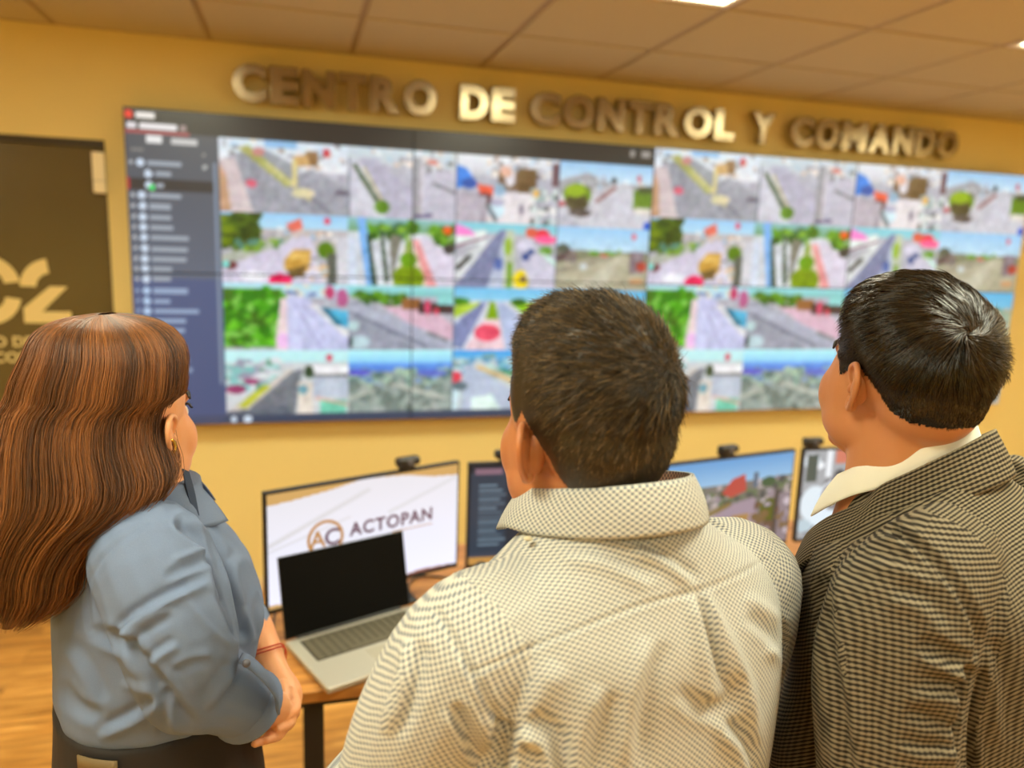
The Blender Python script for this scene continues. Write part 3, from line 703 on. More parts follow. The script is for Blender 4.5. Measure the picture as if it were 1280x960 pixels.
def hand_parts(wr, d, pn, side, curl=.5, spread=.12, size=1.0):
    """wr wrist, d finger direction, pn palm normal (the way the palm faces); side = +1 right hand"""
    wr = np.array(wr, float); d = np.array(d, float); d /= np.linalg.norm(d)
    pn = np.array(pn, float); pn -= d*(pn@d); pn /= np.linalg.norm(pn)
    t = np.cross(pn, d)*side          # towards the little finger / thumb
    t = -t if False else t
    parts = []; k = size
    Rm = np.stack([t, d, pn], 1)
    parts.append(ell(wr+d*.045*k, (.039*k, .052*k, .0145*k), Rm)); parts.append(ell(wr+d*.075*k, (.040*k, .024*k, .012*k), Rm))
    for i, (off, L) in enumerate([(-.030, .066), (-.010, .077), (.011, .073), (.030, .057)]):
        base = wr + d*(.082-.004*abs(i-1.3))*k + t*off*k
        a = curl*.6; dd = d*cos(a)+pn*sin(a)+t*(i-1.5)*spread*.3; dd /= np.linalg.norm(dd)
        p1 = base+dd*L*.45*k; a2 = a+curl; d2 = d*cos(a2)+pn*sin(a2); p2 = p1+d2*L*.32*k; a3 = a2+curl*.8; d3 = d*cos(a3)+pn*sin(a3); p3 = p2+d3*L*.25*k
        parts.append(limb([base-dd*.012, base, p1, p2, p3], [.0095*k, .009*k, .0085*k, .0078*k, .006*k], n=10, sub=3))
    b = wr+d*.025*k-t*.030*k
    parts.append(limb([b, b+(d*.6-t*.7)*.032*k, b+(d*.85-t*.45+pn*.3)*.058*k, b+(d*1.0-t*.25+pn*.45)*.080*k], [.014*k, .0115*k, .010*k, .007*k], n=10, sub=3))
    return parts

# ---- strands of hair as thin tapering three-sided blades
def strands(roots, paths_fn, seg, w0, w1=0.15, shade=None):
    """roots arbitrary (n,...); paths_fn(t) -> (n,3) position at t in 0..1"""
    T_ = np.linspace(0, 1, seg+1); P = np.stack([paths_fn(t) for t in T_], 1); n = P.shape[0]
    D = np.gradient(P, axis=1); D /= np.linalg.norm(D, axis=2, keepdims=True)+1e-9
    ref = rng.normal(size=(n, 1, 3)); A = np.cross(D, ref); A /= np.linalg.norm(A, axis=2, keepdims=True)+1e-9; B = np.cross(D, A)
    w = (w0*np.ones(n))[:, None, None]*(1-(1-w1)*T_**1.5)[None, :, None]
    ring = [P+w*(cos(a)*A+sin(a)*B) for a in (0, 2.094, 4.189)]
    V = np.stack(ring, 2).reshape(-1, 3)       # n, seg+1, 3
    base = (np.arange(n)*(seg+1)*3)[:, None, None]; s = (np.arange(seg)*3)[None, :, None]; k = np.arange(3)[None, None, :]; k2 = (k+1) % 3
    q = np.stack([base+s+k, base+s+k2, base+s+3+k2, base+s+3+k], -1).reshape(-1, 4)
    sh = rng.uniform(0, 1, n) if shade is None else shade
    return V, q, np.repeat(sh, (seg+1)*3)
def sample_surface(co, Q, n, w):
    """n random points on quads, weighted by w(face centre, normal)"""
    c = co[Q].mean(1); nr = np.cross(co[Q[:, 2]]-co[Q[:, 0]], co[Q[:, 3]]-co[Q[:, 1]]); ar = np.linalg.norm(nr, axis=1)*.5
    nn = nr/(2*ar[:, None]+1e-12); p = ar*np.clip(w(c, nn), 0, None); p /= p.sum()
    f = rng.choice(len(Q), n, p=p); u, v = rng.uniform(size=(2, n, 1))
    a, b, c_, d = (co[Q[f, k]] for k in range(4))
    return (a*(1-u)+b*u)*(1-v)+(d*(1-u)+c_*u)*v, f

# ---- materials of figures
def skin_mat(name, col, rough=.42):
    m = mat(name, col, rough, noise=(45, .05), bump=(420, .12))
    b = m.node_tree.nodes['Principled BSDF']; b.inputs['Subsurface Weight'].default_value = .12
    b.inputs['Subsurface Radius'].default_value = (.012, .004, .002); b.inputs['Subsurface Scale'].default_value = 1.0
    return m
def hair_mat(name, c0, c1, rough=.35, spec=.5):
    m = bpy.data.materials.new(name); m.use_nodes = True; nt = m.node_tree; b = nt.nodes['Principled BSDF']
    at = nt.nodes.new('ShaderNodeAttribute'); at.attribute_name = 'shade'
    mx = nt.nodes.new('ShaderNodeMix'); mx.data_type = 'RGBA'; mx.inputs[6].default_value = (*c0, 1); mx.inputs[7].default_value = (*c1, 1)
    nt.links.new(at.outputs['Fac'], mx.inputs[0]); nt.links.new(mx.outputs[2], b.inputs['Base Color'])
    b.inputs['Roughness'].default_value = rough; b.inputs['Specular IOR Level'].default_value = spec
    return m
def weave_mat(name, kind):
    """pattern in UV metres"""
    m = bpy.data.materials.new(name); m.use_nodes = True; nt = m.node_tree; b = nt.nodes['Principled BSDF']; N = nt.nodes.new; L = nt.links.new
    uv = N('ShaderNodeUVMap'); sep = N('ShaderNodeSeparateXYZ'); L(uv.outputs['UV'], sep.inputs[0])
    def mth(op, a, b_=None, c=None):
        n = N('ShaderNodeMath'); n.operation = op
        for i, v in enumerate((a, b_, c)):
            if v is None: continue
            if isinstance(v, (int, float)): n.inputs[i].default_value = v
            else: L(v, n.inputs[i])
        return n.outputs[0]
    U_, V_ = sep.outputs[0], sep.outputs[1]
    if kind == 'dots':
        k = 2*pi/.0066
        su = mth('SINE', mth('MULTIPLY', U_, k)); sv = mth('SINE', mth('MULTIPLY', V_, k))
        f = mth('MULTIPLY', su, sv); f = mth('MULTIPLY_ADD', f, 1.3, .66)
        cols = (rgb(112, 119, 130), rgb(208, 206, 194)); hb, rough = .35, .75
    else:
        ku, kv = 2*pi/.0058, 2*pi/.0050
        nz = N('ShaderNodeTexNoise'); nz.inputs['Scale'].default_value = 60; L(uv.outputs['UV'], nz.inputs['Vector'])
        ph = mth('MULTIPLY', nz.outputs['Fac'], .8)
        sv = mth('SINE', mth('MULTIPLY_ADD', V_, kv, ph)); su = mth('SINE', mth('MULTIPLY', U_, ku))
        f = mth('MULTIPLY_ADD', sv, .85, .42); f = mth('MULTIPLY_ADD', su, .38, f)
        n3 = N('ShaderNodeTexNoise'); n3.inputs['Scale'].default_value = 700; L(uv.outputs['UV'], n3.inputs['Vector'])
        f = mth('MULTIPLY_ADD', n3.outputs['Fac'], .9, mth('SUBTRACT', f, .45))
        cols = (rgb(40, 35, 28), rgb(132, 120, 98)); hb, rough = .6, .9
    cl = N('ShaderNodeClamp'); L(f, cl.inputs[0])
    mx = N('ShaderNodeMix'); mx.data_type = 'RGBA'; L(cl.outputs[0], mx.inputs[0]); mx.inputs[6].default_value = (*cols[0], 1); mx.inputs[7].default_value = (*cols[1], 1)
    L(mx.outputs[2], b.inputs['Base Color']); b.inputs['Roughness'].default_value = rough; b.inputs['Specular IOR Level'].default_value = .2
    bp = N('ShaderNodeBump'); bp.inputs['Strength'].default_value = hb; bp.inputs['Distance'].default_value = .0006; L(cl.outputs[0], bp.inputs['Height']); L(bp.outputs['Normal'], b.inputs['Normal'])
    return m
def garment_uv(co, Q, arms, top=(0, .7, .7)):
    """cloth panels: each sleeve is mapped along its own upper arm, the rest along the body"""
    c = co[Q].mean(1); uvv = np.stack([co[:, 0], co[:, 2]*1.0+co[:, 1]*.9], 1); out = uvv[Q].copy(); pid = np.full(len(Q), -1)
    for ai, (path, rad) in enumerate(arms):
        P = np.array(path, float)[1:]; R_ = np.array(rad)[1:]; s = np.sign(P[0][0])
        e1 = P[2]-P[0]; e1 /= np.linalg.norm(e1); nrm = np.array([s*.6, -.75, .3]); nrm -= e1*(nrm@e1); nrm /= np.linalg.norm(nrm); e2 = np.cross(nrm, e1)
        d = np.full(len(Q), 9.0)
        for i in range(len(P)-1):
            a, b = P[i], P[i+1]; l = np.linalg.norm(b-a); T_ = (b-a)/l; tf = np.clip((c-a)@T_, 0, l); r_ = R_[i]+(R_[i+1]-R_[i])*tf/l
            d = np.minimum(d, np.linalg.norm(c-a-tf[:, None]*T_, axis=1)/r_)
        sel = (d < 1.12) & (s*(c[:, 0]-P[0][0]*.80) > -.25*np.clip(P[0][2]-c[:, 2], 0, .3)*0)
        pid[sel] = ai; q = co-P[0]; out[sel] = np.stack([q@e2, q@e1], 1)[Q[sel]]
    return out, pid
# ---------------------------------------------------------------- desks, monitors, laptop
def desk_wood():
    m = bpy.data.materials.new('oak_desk_top'); m.use_nodes = True; nt = m.node_tree; b = nt.nodes['Principled BSDF']; N = nt.nodes.new; L = nt.links.new
    tc = N('ShaderNodeTexCoord'); mp = N('ShaderNodeMapping'); mp.inputs['Scale'].default_value = (2.0, 22, 10); L(tc.outputs['Object'], mp.inputs['Vector'])
    n = N('ShaderNodeTexNoise'); n.inputs['Scale'].default_value = 1.5; n.inputs['Detail'].default_value = 8; n.inputs['Distortion'].default_value = 1.6; L(mp.outputs['Vector'], n.inputs['Vector'])
    cr = N('ShaderNodeValToRGB'); e = cr.color_ramp.elements; e[0].position = .3; e[0].color = (*rgb(140, 84, 36), 1); e[1].position = .7; e[1].color = (*rgb(214, 150, 76), 1)
    L(n.outputs['Fac'], cr.inputs['Fac']); L(cr.outputs['Color'], b.inputs['Base Color']); b.inputs['Roughness'].default_value = .35
    return m
M_oak = desk_wood()
M_blk = mat('black_powder_coat', (0.012, 0.012, 0.012), .45)
M_blkp = mat('black_plastic', (0.016, 0.016, 0.017), .38)
M_silver = mat('silver_aluminium', rgb(188, 184, 172), .38, metal=.35)
M_keys = mat('grey_keys', rgb(96, 90, 74), .5); M_glass = mat('laptop_glass', (0.003, 0.003, 0.003), .55, spec=.1)
M_trackpad = mat('touchpad', rgb(178, 172, 156), .4, metal=.2)

def make_desk(x0, x1, y0, y1, label, grp=None):
    t = thing('desk', label, 'desk', (x0, y0, 0), group=grp); w, d = x1-x0, y1-y0
    box('desk_top', (0, w, 0, d, .722, DESK_Z), M_oak, t, .004)
    for lx in (.105, w-.105-.045):
        for ly in (.03, d-.075):
            box('leg', (lx, lx+.045, ly, ly+.045, 0, .695), M_blk, t, .002)
    bm = bmesh.new()
    add_box(bm, .09, w-.09, .03, .065, .695, .722, .002); add_box(bm, .09, w-.09, d-.065, d-.03, .695, .722, .002)
    for lx in (.105, w-.15): add_box(bm, lx, lx+.045, .0655, d-.0655, .696, .721, .002)
    bmobj('frame_rail', bm, M_blk, t)
    return t
make_desk(.585, 1.95, -2.16, -1.38, 'wooden desk with black steel legs carrying the open laptop')
make_desk(1.97, 3.45, -2.16, -1.38, 'wooden desk with black steel legs behind the man in the checked jacket')

def monitor(P, Q_, img, label, z0=.80, H=.32, letter=None, foot=True):
    """P, Q_: lower left and right corners of the display on the desk"""
    P, Q_ = np.array(P), np.array(Q_); w = float(np.linalg.norm(Q_-P)); a = math.atan2(Q_[1]-P[1], Q_[0]-P[0])
    t = thing('monitor', label, 'monitor', (P[0], P[1], DESK_Z), a); dz = z0-DESK_Z
    bm = bmesh.new(); add_box(bm, 0, w, 0, .018, dz, dz+H, .003); add_box(bm, .08, w-.08, .018, .045, dz+.05, dz+H-.05, .012, 3)
    bmobj('casing', bm, M_blkp, t)
    picture_mesh('screen', img, w-.014, H-.020, t, M_screen, (.007, -.0008, dz+.013))
    c = w/2
    if foot:
        box('stand_neck', (c-.03, c+.03, .045, .068, .01, dz+.18), M_blkp, t, .004)
        box('stand_base', (c-.12, c+.12, -.05, .14, 0, .010), M_blkp, t, .004)
    if letter: letter(t, w-.014, H-.020, .007, dz+.013)
    return t
def img_actopan():
    p = Paint(220, 124, (226, 226, 236)); p.grad(0, 1, (222, 220, 226), (238, 238, 255))
    A = (202, 160, 96)
    p.poly([(0, 0), (.46, 0), (.3, .05), (.12, .085), (0, .1)], A); p.poly([(.5, 0), (1, 0), (1, .11), (.85, .085), (.7, .03)], A)
    p.line(0, .45, .5, .1, .035, (212, 210, 214)); p.line(.6, .35, 1, .12, .03, (214, 213, 218)); p.line(.0, .5, .4, .32, .02, (216, 214, 220))
    p.poly([(.62, 1), (.78, .965), (.95, .985), (1, 1)], (150, 100, 90)); p.poly([(0, 1), (.0, .96), (.3, .985), (.4, 1)], (200, 160, 100))
    return p.a
def emis(name, c, s=1.0): return mat(name, tuple(x*.1 for x in c), .4, emit=(c, s))
def logo_actopan(t, w, h, x0, z0):
    Mp = emis('purple_screen_ink', rgb(98, 42, 66), .9); Mg = emis('gold_screen_ink', rgb(196, 138, 60), .9)
    cx, cz, r = x0+.272*w, z0+.53*h, .090*w
    V, F = [], []
    n = 40
    for i in range(n):
        a = 2*pi*i/n
        for rr, y in ((r, -.002), (r*.84, -.002), (r*.84, -.0012), (r, -.0012)): V.append((cx+rr*cos(a), y, cz+rr*sin(a)))
    for i in range(n):
        j = (i+1) % n
        for k in range(4): F.append((i*4+k, j*4+k, j*4+(k+1) % 4, i*4+(k+1) % 4))
    meshobj('logo_ring', V, F, Mg, t)
    textmesh('logo_letter', 'A', .062, Mg, t, (cx-.042, -.0018, cz-.020), (pi/2, 0, 0), extrude=.0003, offset=.001)
    textmesh('logo_letter', 'C', .062, Mp, t, (cx-.004, -.0018, cz-.020), (pi/2, 0, 0), extrude=.0003, offset=.001)
    o = textmesh('screen_lettering', 'ACTOPAN', .050, Mp, t, (x0+.395*w, -.0018, z0+.505*h), (pi/2, 0, 0), extrude=.0003, offset=.0012, spacing=1.12)
    xs = [v.co.x for v in o.data.vertices]; o.scale = (.455*w/(max(xs)-min(xs)), 1.0, 1)
    box('logo_underline', (x0+.62*w, x0+.85*w, -.0016, -.001, z0+.455*h, z0+.463*h), Mg, t)
def img_map():
    p = Paint(180, 102, (40, 46, 58)); p.rect(0, 0, .33, 1, (48, 58, 72)); p.rect(0, .0, 1, .08, (30, 34, 44)); p.rect(.03, .04, .18, .10, (130, 100, 115))
    for i in range(14): p.rect(.05, .2+i*.045, .05+.1+.06*((i*7) % 5)/4, .215+i*.045, (110, 130, 145))
    p.rect(.2, .1, .33, .9, (36, 42, 52)); p.rect(.33, .08, 1, .9, (205, 210, 220)); p.specks(71, 90, .35, .1, 1, .9, [(230, 232, 238), (170, 190, 180), (215, 220, 235), (120, 140, 120)], (.02, .05))
    p.line(.36, .2, .55, .2, .08, (90, 130, 70)); p.line(.52, .2, .56, .5, .05, (80, 110, 60)); p.ell(.6, .7, .05, .05, (60, 80, 90)); p.rect(.0, .88, 1, .92, (60, 66, 80)); p.rect(0, .92, 1, 1, (190, 140, 70))
    return p.a
def img_street():
    p = Paint(200, 112, (120, 112, 120)); p.grad(0, .3, (90, 150, 205), (150, 190, 220))
    p.poly([(0, .28), (1, .25), (1, .6), (0, .6)], (110, 110, 105)); p.specks(81, 110, 0, .28, 1, .6, [(90, 110, 80), (170, 160, 160), (60, 80, 60), (140, 130, 140), (190, 185, 195), (60, 70, 75)], (.012, .04))
    p.poly([(.42, .36), (.5, .22), (.6, .18), (.62, .36), (.5, .42)], (175, 70, 65)); p.rect(.67, .18, .71, .34, (80, 100, 120)); p.ell(.8, .3, .06, .06, (50, 85, 60))
    p.poly([(.1, .9), (.45, .5), (.7, .45), (.75, 1), (.1, 1)], (150, 135, 150)); p.poly([(0, .55), (.4, .5), (.3, .62), (0, .7)], (150, 140, 125)); p.line(0, .75, .5, .48, .05, (120, 105, 60))
    p.poly([(.42, .78), (.52, .62), (.66, .62), (.62, .86), (.5, .9)], (160, 125, 70)); p.ell(.82, .62, .08, .14, (70, 85, 20)); p.rect(.86, .4, .9, .95, (60, 60, 60)); p.rect(.9, .45, 1, 1, (130, 120, 130)); p.specks(82, 26, .7, .5, 1, .95, [(160, 150, 165), (90, 70, 60), (190, 180, 190), (110, 90, 60)], (.012, .04)); p.ell(.28, .82, .03, .05, (50, 60, 110))
    return p.a
def img_blocks():
    p = Paint(180, 102, (160, 165, 170)); p.specks(91, 80, 0, 0, 1, 1, [(60, 66, 72), (215, 225, 232), (120, 120, 125), (235, 240, 245), (90, 85, 95), (180, 200, 210)], (.03, .08))
    p.rect(.02, .05, .1, .35, (70, 85, 80)); p.rect(.16, .0, .2, .3, (230, 235, 240)); p.rect(.22, .0, .34, .16, (200, 120, 100)); p.rect(.36, 0, .5, .2, (90, 60, 50)); p.ell(.1, .6, .1, .2, (215, 228, 236)); p.ell(.2, .52, .05, .12, (110, 70, 75)); p.ell(.2, .78, .12, .1, (215, 230, 240))
    return p.a
monitor((.605, -1.88), (1.133, -1.675), img_actopan(), 'black monitor showing the ACTOPAN logo on white behind the laptop', letter=logo_actopan)
monitor((1.152, -1.70), (1.70, -1.735), img_map(), 'black monitor showing a dark list and an aerial map behind the middle man')
monitor((1.722, -1.80), (2.233, -1.70), img_street(), 'black monitor showing a street view with a red building between the two men')
monitor((2.262, -1.70), (2.80, -1.72), img_blocks(), 'black monitor showing a pale city view behind the jacket lapel')
monitor((2.985, -1.86), (3.42, -1.72), img_blocks(), 'monitor at the right frame edge beyond the jacket shoulder', H=.27)

def webcam(x, y, z, rz, label):
    t = thing('webcam', label, 'webcam', (x, y, z), rz, None)
    bm = bmesh.new(); add_box(bm, -.035, .035, -.014, .016, .012, .036, .009, 3); add_box(bm, -.018, .018, -.010, .03, .0, .012, .002); bmobj('housing', bm, M_blkp, t, smooth=False)
    bm = bmesh.new(); cyl_bm(bm, (0, -.014, .024), (0, -.019, .024), .009); bmobj('lens', bm, mat('lens_ring', rgb(90, 90, 100), .2), t)
    box('clip', (-.012, .012, .0195, .026, -.03, .001), M_blkp, t, .002)
a1 = math.atan2(.205, .528)
webcam(.605+.528*.70, -1.88+.205*.70+.0, 1.12, a1, 'small black webcam clipped on top of the ACTOPAN monitor')
webcam(1.262, -1.705, 1.12, math.atan2(-.035, .548), 'small black webcam on the map monitor beside the middle man')
webcam(1.95, -1.756, 1.1225, math.atan2(.10, .511), 'small black webcam on the street view monitor between the men')
webcam(2.295, -1.70, 1.12, 0, 'small black webcam near the left corner of the pale city view monitor')

# laptop
lt = thing('laptop', 'open silver laptop with black screen on the near desk corner', 'laptop', (.742, -2.186, DESK_Z), math.atan2(.121, .302))
LW, LD = .345, .246
bm = bmesh.new(); add_box(bm, 0, LW, 0, LD, .004, .018, .004, 3); bmobj('base', bm, M_silver, lt)
box('rubber_foot', (.02, LW-.02, .015, .03, 0, .004), M_blkp, lt, .001); box('rubber_foot', (.02, LW-.02, LD-.03, LD-.015, 0, .004), M_blkp, lt, .001)
bm = bmesh.new(); add_box(bm, .028, LW-.028, .118, LD-.020, .0181, .0187); kd = bmobj('keyboard', bm, mat('keyboard_well', rgb(40, 36, 30), .5), lt)
bm = bmesh.new(); ky0, ky1 = .121, LD-.023; rows_ = 6; rh = (ky1-ky0)/rows_
for r in range(rows_):
    nk = 14; kw = (LW-.062)/nk; x = .031; i = 0
    while i < nk:
        span = 6 if (r == 0 and i == 4) else 1
        add_box(bm, x+.0012, x+kw*span-.0012, ky0+r*rh+.0012, ky0+(r+1)*rh-.0012, .0186, .0202, .0005, 1); x += kw*span; i += span
bmobj('keys', bm, M_keys, kd)
box('touchpad', (LW/2-.030, LW/2+.085, .014, .102, .0178, .0185), M_trackpad, lt, .0002)
tl = radians(12); Lh = .202
Ml = Matrix.Translation((0, LD-.002, .016)) @ Matrix.Rotation(-tl, 4, 'X')
bm = bmesh.new(); add_box(bm, .0, LW, .0, .006, .004, Lh+.004, .0025, 3, M=Ml); lid = bmobj('lid', bm, M_blkp, lt)
bm = bmesh.new(); add_box(bm, .002, LW-.002, -.0012, .0005, .006, Lh+.002, .0004, 1, M=Ml); bmobj('screen', bm, M_glass, lid)
bm = bmesh.new(); cyl_bm(bm, (.03, LD-.001, .018), (LW-.03, LD-.001, .018), .006); bmobj('hinge', bm, M_blkp, lt)

# desk telephone in front of the map monitor
ph = thing('desk_phone', 'black desk telephone below the map monitor', 'telephone', (1.12, -1.92, DESK_Z), radians(-8))
bm = bmesh.new()
prof = [(-.10, 0), (.10, 0), (.10, .075), (.07, .085), (-.10, .022)]
vs = [bm.verts.new((x, y, z)) for x in (.0, .20) for y, z in prof]; n = len(prof)
bm.faces.new(vs[:n][::-1]); bm.faces.new(vs[n:])
for i in range(n): bm.faces.new((vs[i], vs[(i+1) % n], vs[(i+1) % n+n], vs[i+n]))
bmesh.ops.recalc_face_normals(bm, faces=bm.faces); bmesh.ops.bevel(bm, geom=list(bm.edges), offset=.004, segments=2, affect='EDGES'); bmobj('base', bm, M_blkp, ph)
V, F = limb([(.032, -.085, .052), (.032, -.06, .068), (.032, 0, .088), (.032, .06, .105), (.032, .088, .105)], [.020, .015, .012, .015, .022], n=14, flat=1.2); meshobj('handset', V, F, M_blkp, ph, True)
bm = bmesh.new(); add_box(bm, .085, .185, -.004, .002, 0, .058, .001, 1, M=Matrix.Translation((0, .045, .080)) @ Matrix.Rotation(radians(-30), 4, 'X')); bmobj('display', bm, mat('phone_display', rgb(96, 98, 108), .3), ph)
bm = bmesh.new()
for i in range(4):
    for j in range(3): add_box(bm, .10+j*.028, .12+j*.028, -.08+i*.028, -.062+i*.028, 0, .004, .001, 1, M=Matrix.Translation((0, 0, .034+i*.0088)))
bmobj('keypad', bm, M_keys, ph)
# cables on the desk
def cable(name, pts, r, label):
    V, F = tube(catmull(pts, 8), r, n=8); o = meshobj(name, V, F, M_blkp, None, True); o['label'] = label; o['category'] = 'cable'; return o
zc = DESK_Z+.0032
cable('cable', [(1.19, -1.56, zc), (1.10, -1.74, zc), (1.02, -1.80, zc), (.985, -1.70, zc), (1.03, -1.62, zc), (1.12, -1.66, zc), (1.155, -1.75, zc), (1.16, -1.78, zc)], .003, 'thin black cable looping on the desk behind the laptop')
cable('cable', [(.63, -1.93, zc), (.62, -1.80, zc), (.66, -1.62, zc), (.80, -1.50, zc), (1.0, -1.44, zc)], .003, 'black cable running under the left end of the ACTOPAN monitor')
# ================================================================ the three people
M_skinW = skin_mat('skin_light', rgb(226, 160, 112)); M_skinC = skin_mat('skin_tan', rgb(186, 120, 76)); M_skinR = skin_mat('skin_warm', rgb(204, 136, 88))
M_dots = weave_mat('dotted_cotton', 'dots'); M_tweed = weave_mat('checked_tweed', 'tweed')
M_cham = mat('chambray', rgb(112, 128, 158), .8, spec=.25, noise=(900, .12), bump=(1400, .25))
M_navy = mat('navy_lining', rgb(48, 62, 88), .8)
M_pants = mat('dark_trousers', rgb(34, 28, 24), .85, noise=(300, .1))
M_white_shirt = mat('white_cotton', rgb(240, 238, 222), .8, bump=(1200, .15))
M_shoe = mat('black_leather', rgb(25, 22, 20), .35)
M_hairC = hair_mat('short_dark_hair', rgb(25, 19, 11), rgb(150, 122, 80), .40); M_hairR = hair_mat('glossy_black_hair', rgb(16, 12, 8), rgb(58, 42, 24), .22, .8)
M_hairW = hair_mat('brown_hair', rgb(60, 34, 14), rgb(156, 96, 44), .46)
M_gold = mat('gold', rgb(230, 190, 90), .2, metal=1.0); M_red = mat('red_thread', rgb(190, 60, 40), .8); M_button = mat('shirt_button', rgb(205, 195, 165), .35)
M_eye = mat('eye_white', rgb(225, 220, 210), .15); M_iris = mat('dark_iris', rgb(40, 26, 16), .1)
M_lash = mat('dark_lashes', rgb(18, 14, 12), .6)

def legs_parts(hx=.09, hipz=.90, r=1.0, yoff=0.0):
    P = []
    for s in (-1, 1):
        P.append(limb([(s*hx, yoff, hipz), (s*(hx+.008), yoff+.012, .72), (s*(hx+.012), yoff+.02, .50), (s*(hx+.014), yoff, .28), (s*(hx+.016), yoff-.01, .09)], [.093*r, .092*r, .068*r, .060*r, .048*r]))
    return P
def shoes(root, hx=.106):
    for s in (-1, 1):
        V, F = loft([(s*hx, -.01, .0, .042, .055), (s*hx, .04, .0, .046, .145), (s*hx, .045, .025, .048, .15), (s*hx, .03, .06, .042, .12), (s*hx, -.02, .10, .038, .055)], n=24, sub=3)
        o = meshobj('shoe', V, F, M_shoe, root, True)
def inset(secs, d): return [(c[0], c[1], c[2], c[3]-d, c[4]-d) for c in secs]
def eyes(root, hd):
    for s in (-1, 1):
        V, F = ell((s*.031, .069, .004), (.0118, .0118, .0118)); e = meshobj('eye', hd.t(V), F, M_eye, root, True)
        V, F = ell((s*.031, .0785, .004), (.0052, .0028, .0052)); meshobj('iris', hd.t(V), F, M_iris, e, True)
        V, F = limb([(s*.014, .0895, .024), (s*.03, .088, .029), (s*.046, .074, .024)], [.002, .003, .0015]); meshobj('eyebrow', hd.t(V), F, M_lash, root, True)
def body(root, hd, torso, armsL, extra, skin, voxel=.0032, ear_flare=.55, fat=1.0, ear_scale=.9, ear_off=(0, 0, 0)):
    hp = hd.parts(head_parts(fat))
    co, Q = fuse(hp+[loft(torso)]+legs_parts()+armsL+extra, voxel, 8)
    l = hd.inv(co); near = np.linalg.norm(l-np.array([0, .03, -.02]), axis=1) < .16
    fm = np.clip((.15-np.linalg.norm(l-np.array([0, .03, -.02]), axis=1))/.02, 0, 1)
    co = co+0; e_ = np.concatenate([Q[:, [0, 1]], Q[:, [1, 2]], Q[:, [2, 3]], Q[:, [3, 0]]])
    for _ in range(5):
        s2 = np.stack([np.bincount(e_[:, 0], co[e_[:, 1], k], len(co))+np.bincount(e_[:, 1], co[e_[:, 0], k], len(co)) for k in range(3)], 1); dg = np.bincount(e_.ravel(), minlength=len(co))[:, None]
        co = co+(s2/np.maximum(dg, 1)-co)*(.5*fm)[:, None]
    l = hd.inv(co); l2 = carve_eyes(l.copy()); co = np.where(near[:, None], hd.t(l2), co)
    ears = []
    for s in (-1, 1):
        e, q = fuse(ear_parts(s, ear_flare), .0012, 6); c0 = np.array([s*.068, -.008, -.002]); e = c0+(e-c0)*ear_scale+np.array(ear_off); ears.append((hd.t(e), q))
    n = len(co); V = [co]; QQ = [Q]
    for e, q in ears: V.append(e); QQ.append(q+n); n += len(e)
    return quadmesh('body', np.concatenate(V), np.concatenate(QQ), skin, root), co, Q
def leaf(name, m, root, up, lo, th=.0016, uv=True, fold=None, sub=5, inner=None):
    """a strip of cloth between two 3-D curves, with thickness; bulge outward by fold"""
    A = np.array(catmull(up, sub)); B = np.array(catmull(lo, sub)); n = len(A); R_ = 10
    rows = []
    for r in range(R_+1):
        t = r/R_; rows.append(A*(1-t)+B*t)
    co = np.stack(rows, 0)
    if fold is not None:
        c = np.array(fold[0]); out = co-c; out[..., 2] = 0; out /= np.linalg.norm(out, axis=2, keepdims=True)
        co = co+out*(fold[1]*np.sin(np.linspace(0, pi, R_+1)))[:, None, None]
    co = co.reshape(-1, 3); idx = np.arange((R_+1)*n).reshape(R_+1, n)
    q = np.stack([idx[:-1, :-1], idx[1:, :-1], idx[1:, 1:], idx[:-1, 1:]], -1).reshape(-1, 4)
    dA = np.concatenate([[0], np.cumsum(np.linalg.norm(np.diff(A, axis=0), axis=1))]); w = np.linalg.norm(A-B, axis=1).mean()
    UV = np.stack([np.tile(dA, (R_+1, 1)), np.tile(np.linspace(0, w, R_+1)[:, None], (1, n))], -1).reshape(-1, 2)
    o = quadmesh(name, co, q, m, root, uv=UV[q].reshape(-1, 2))
    md = o.modifiers.new('thickness', 'SOLIDIFY'); md.thickness = th; md.offset = 0
    return o

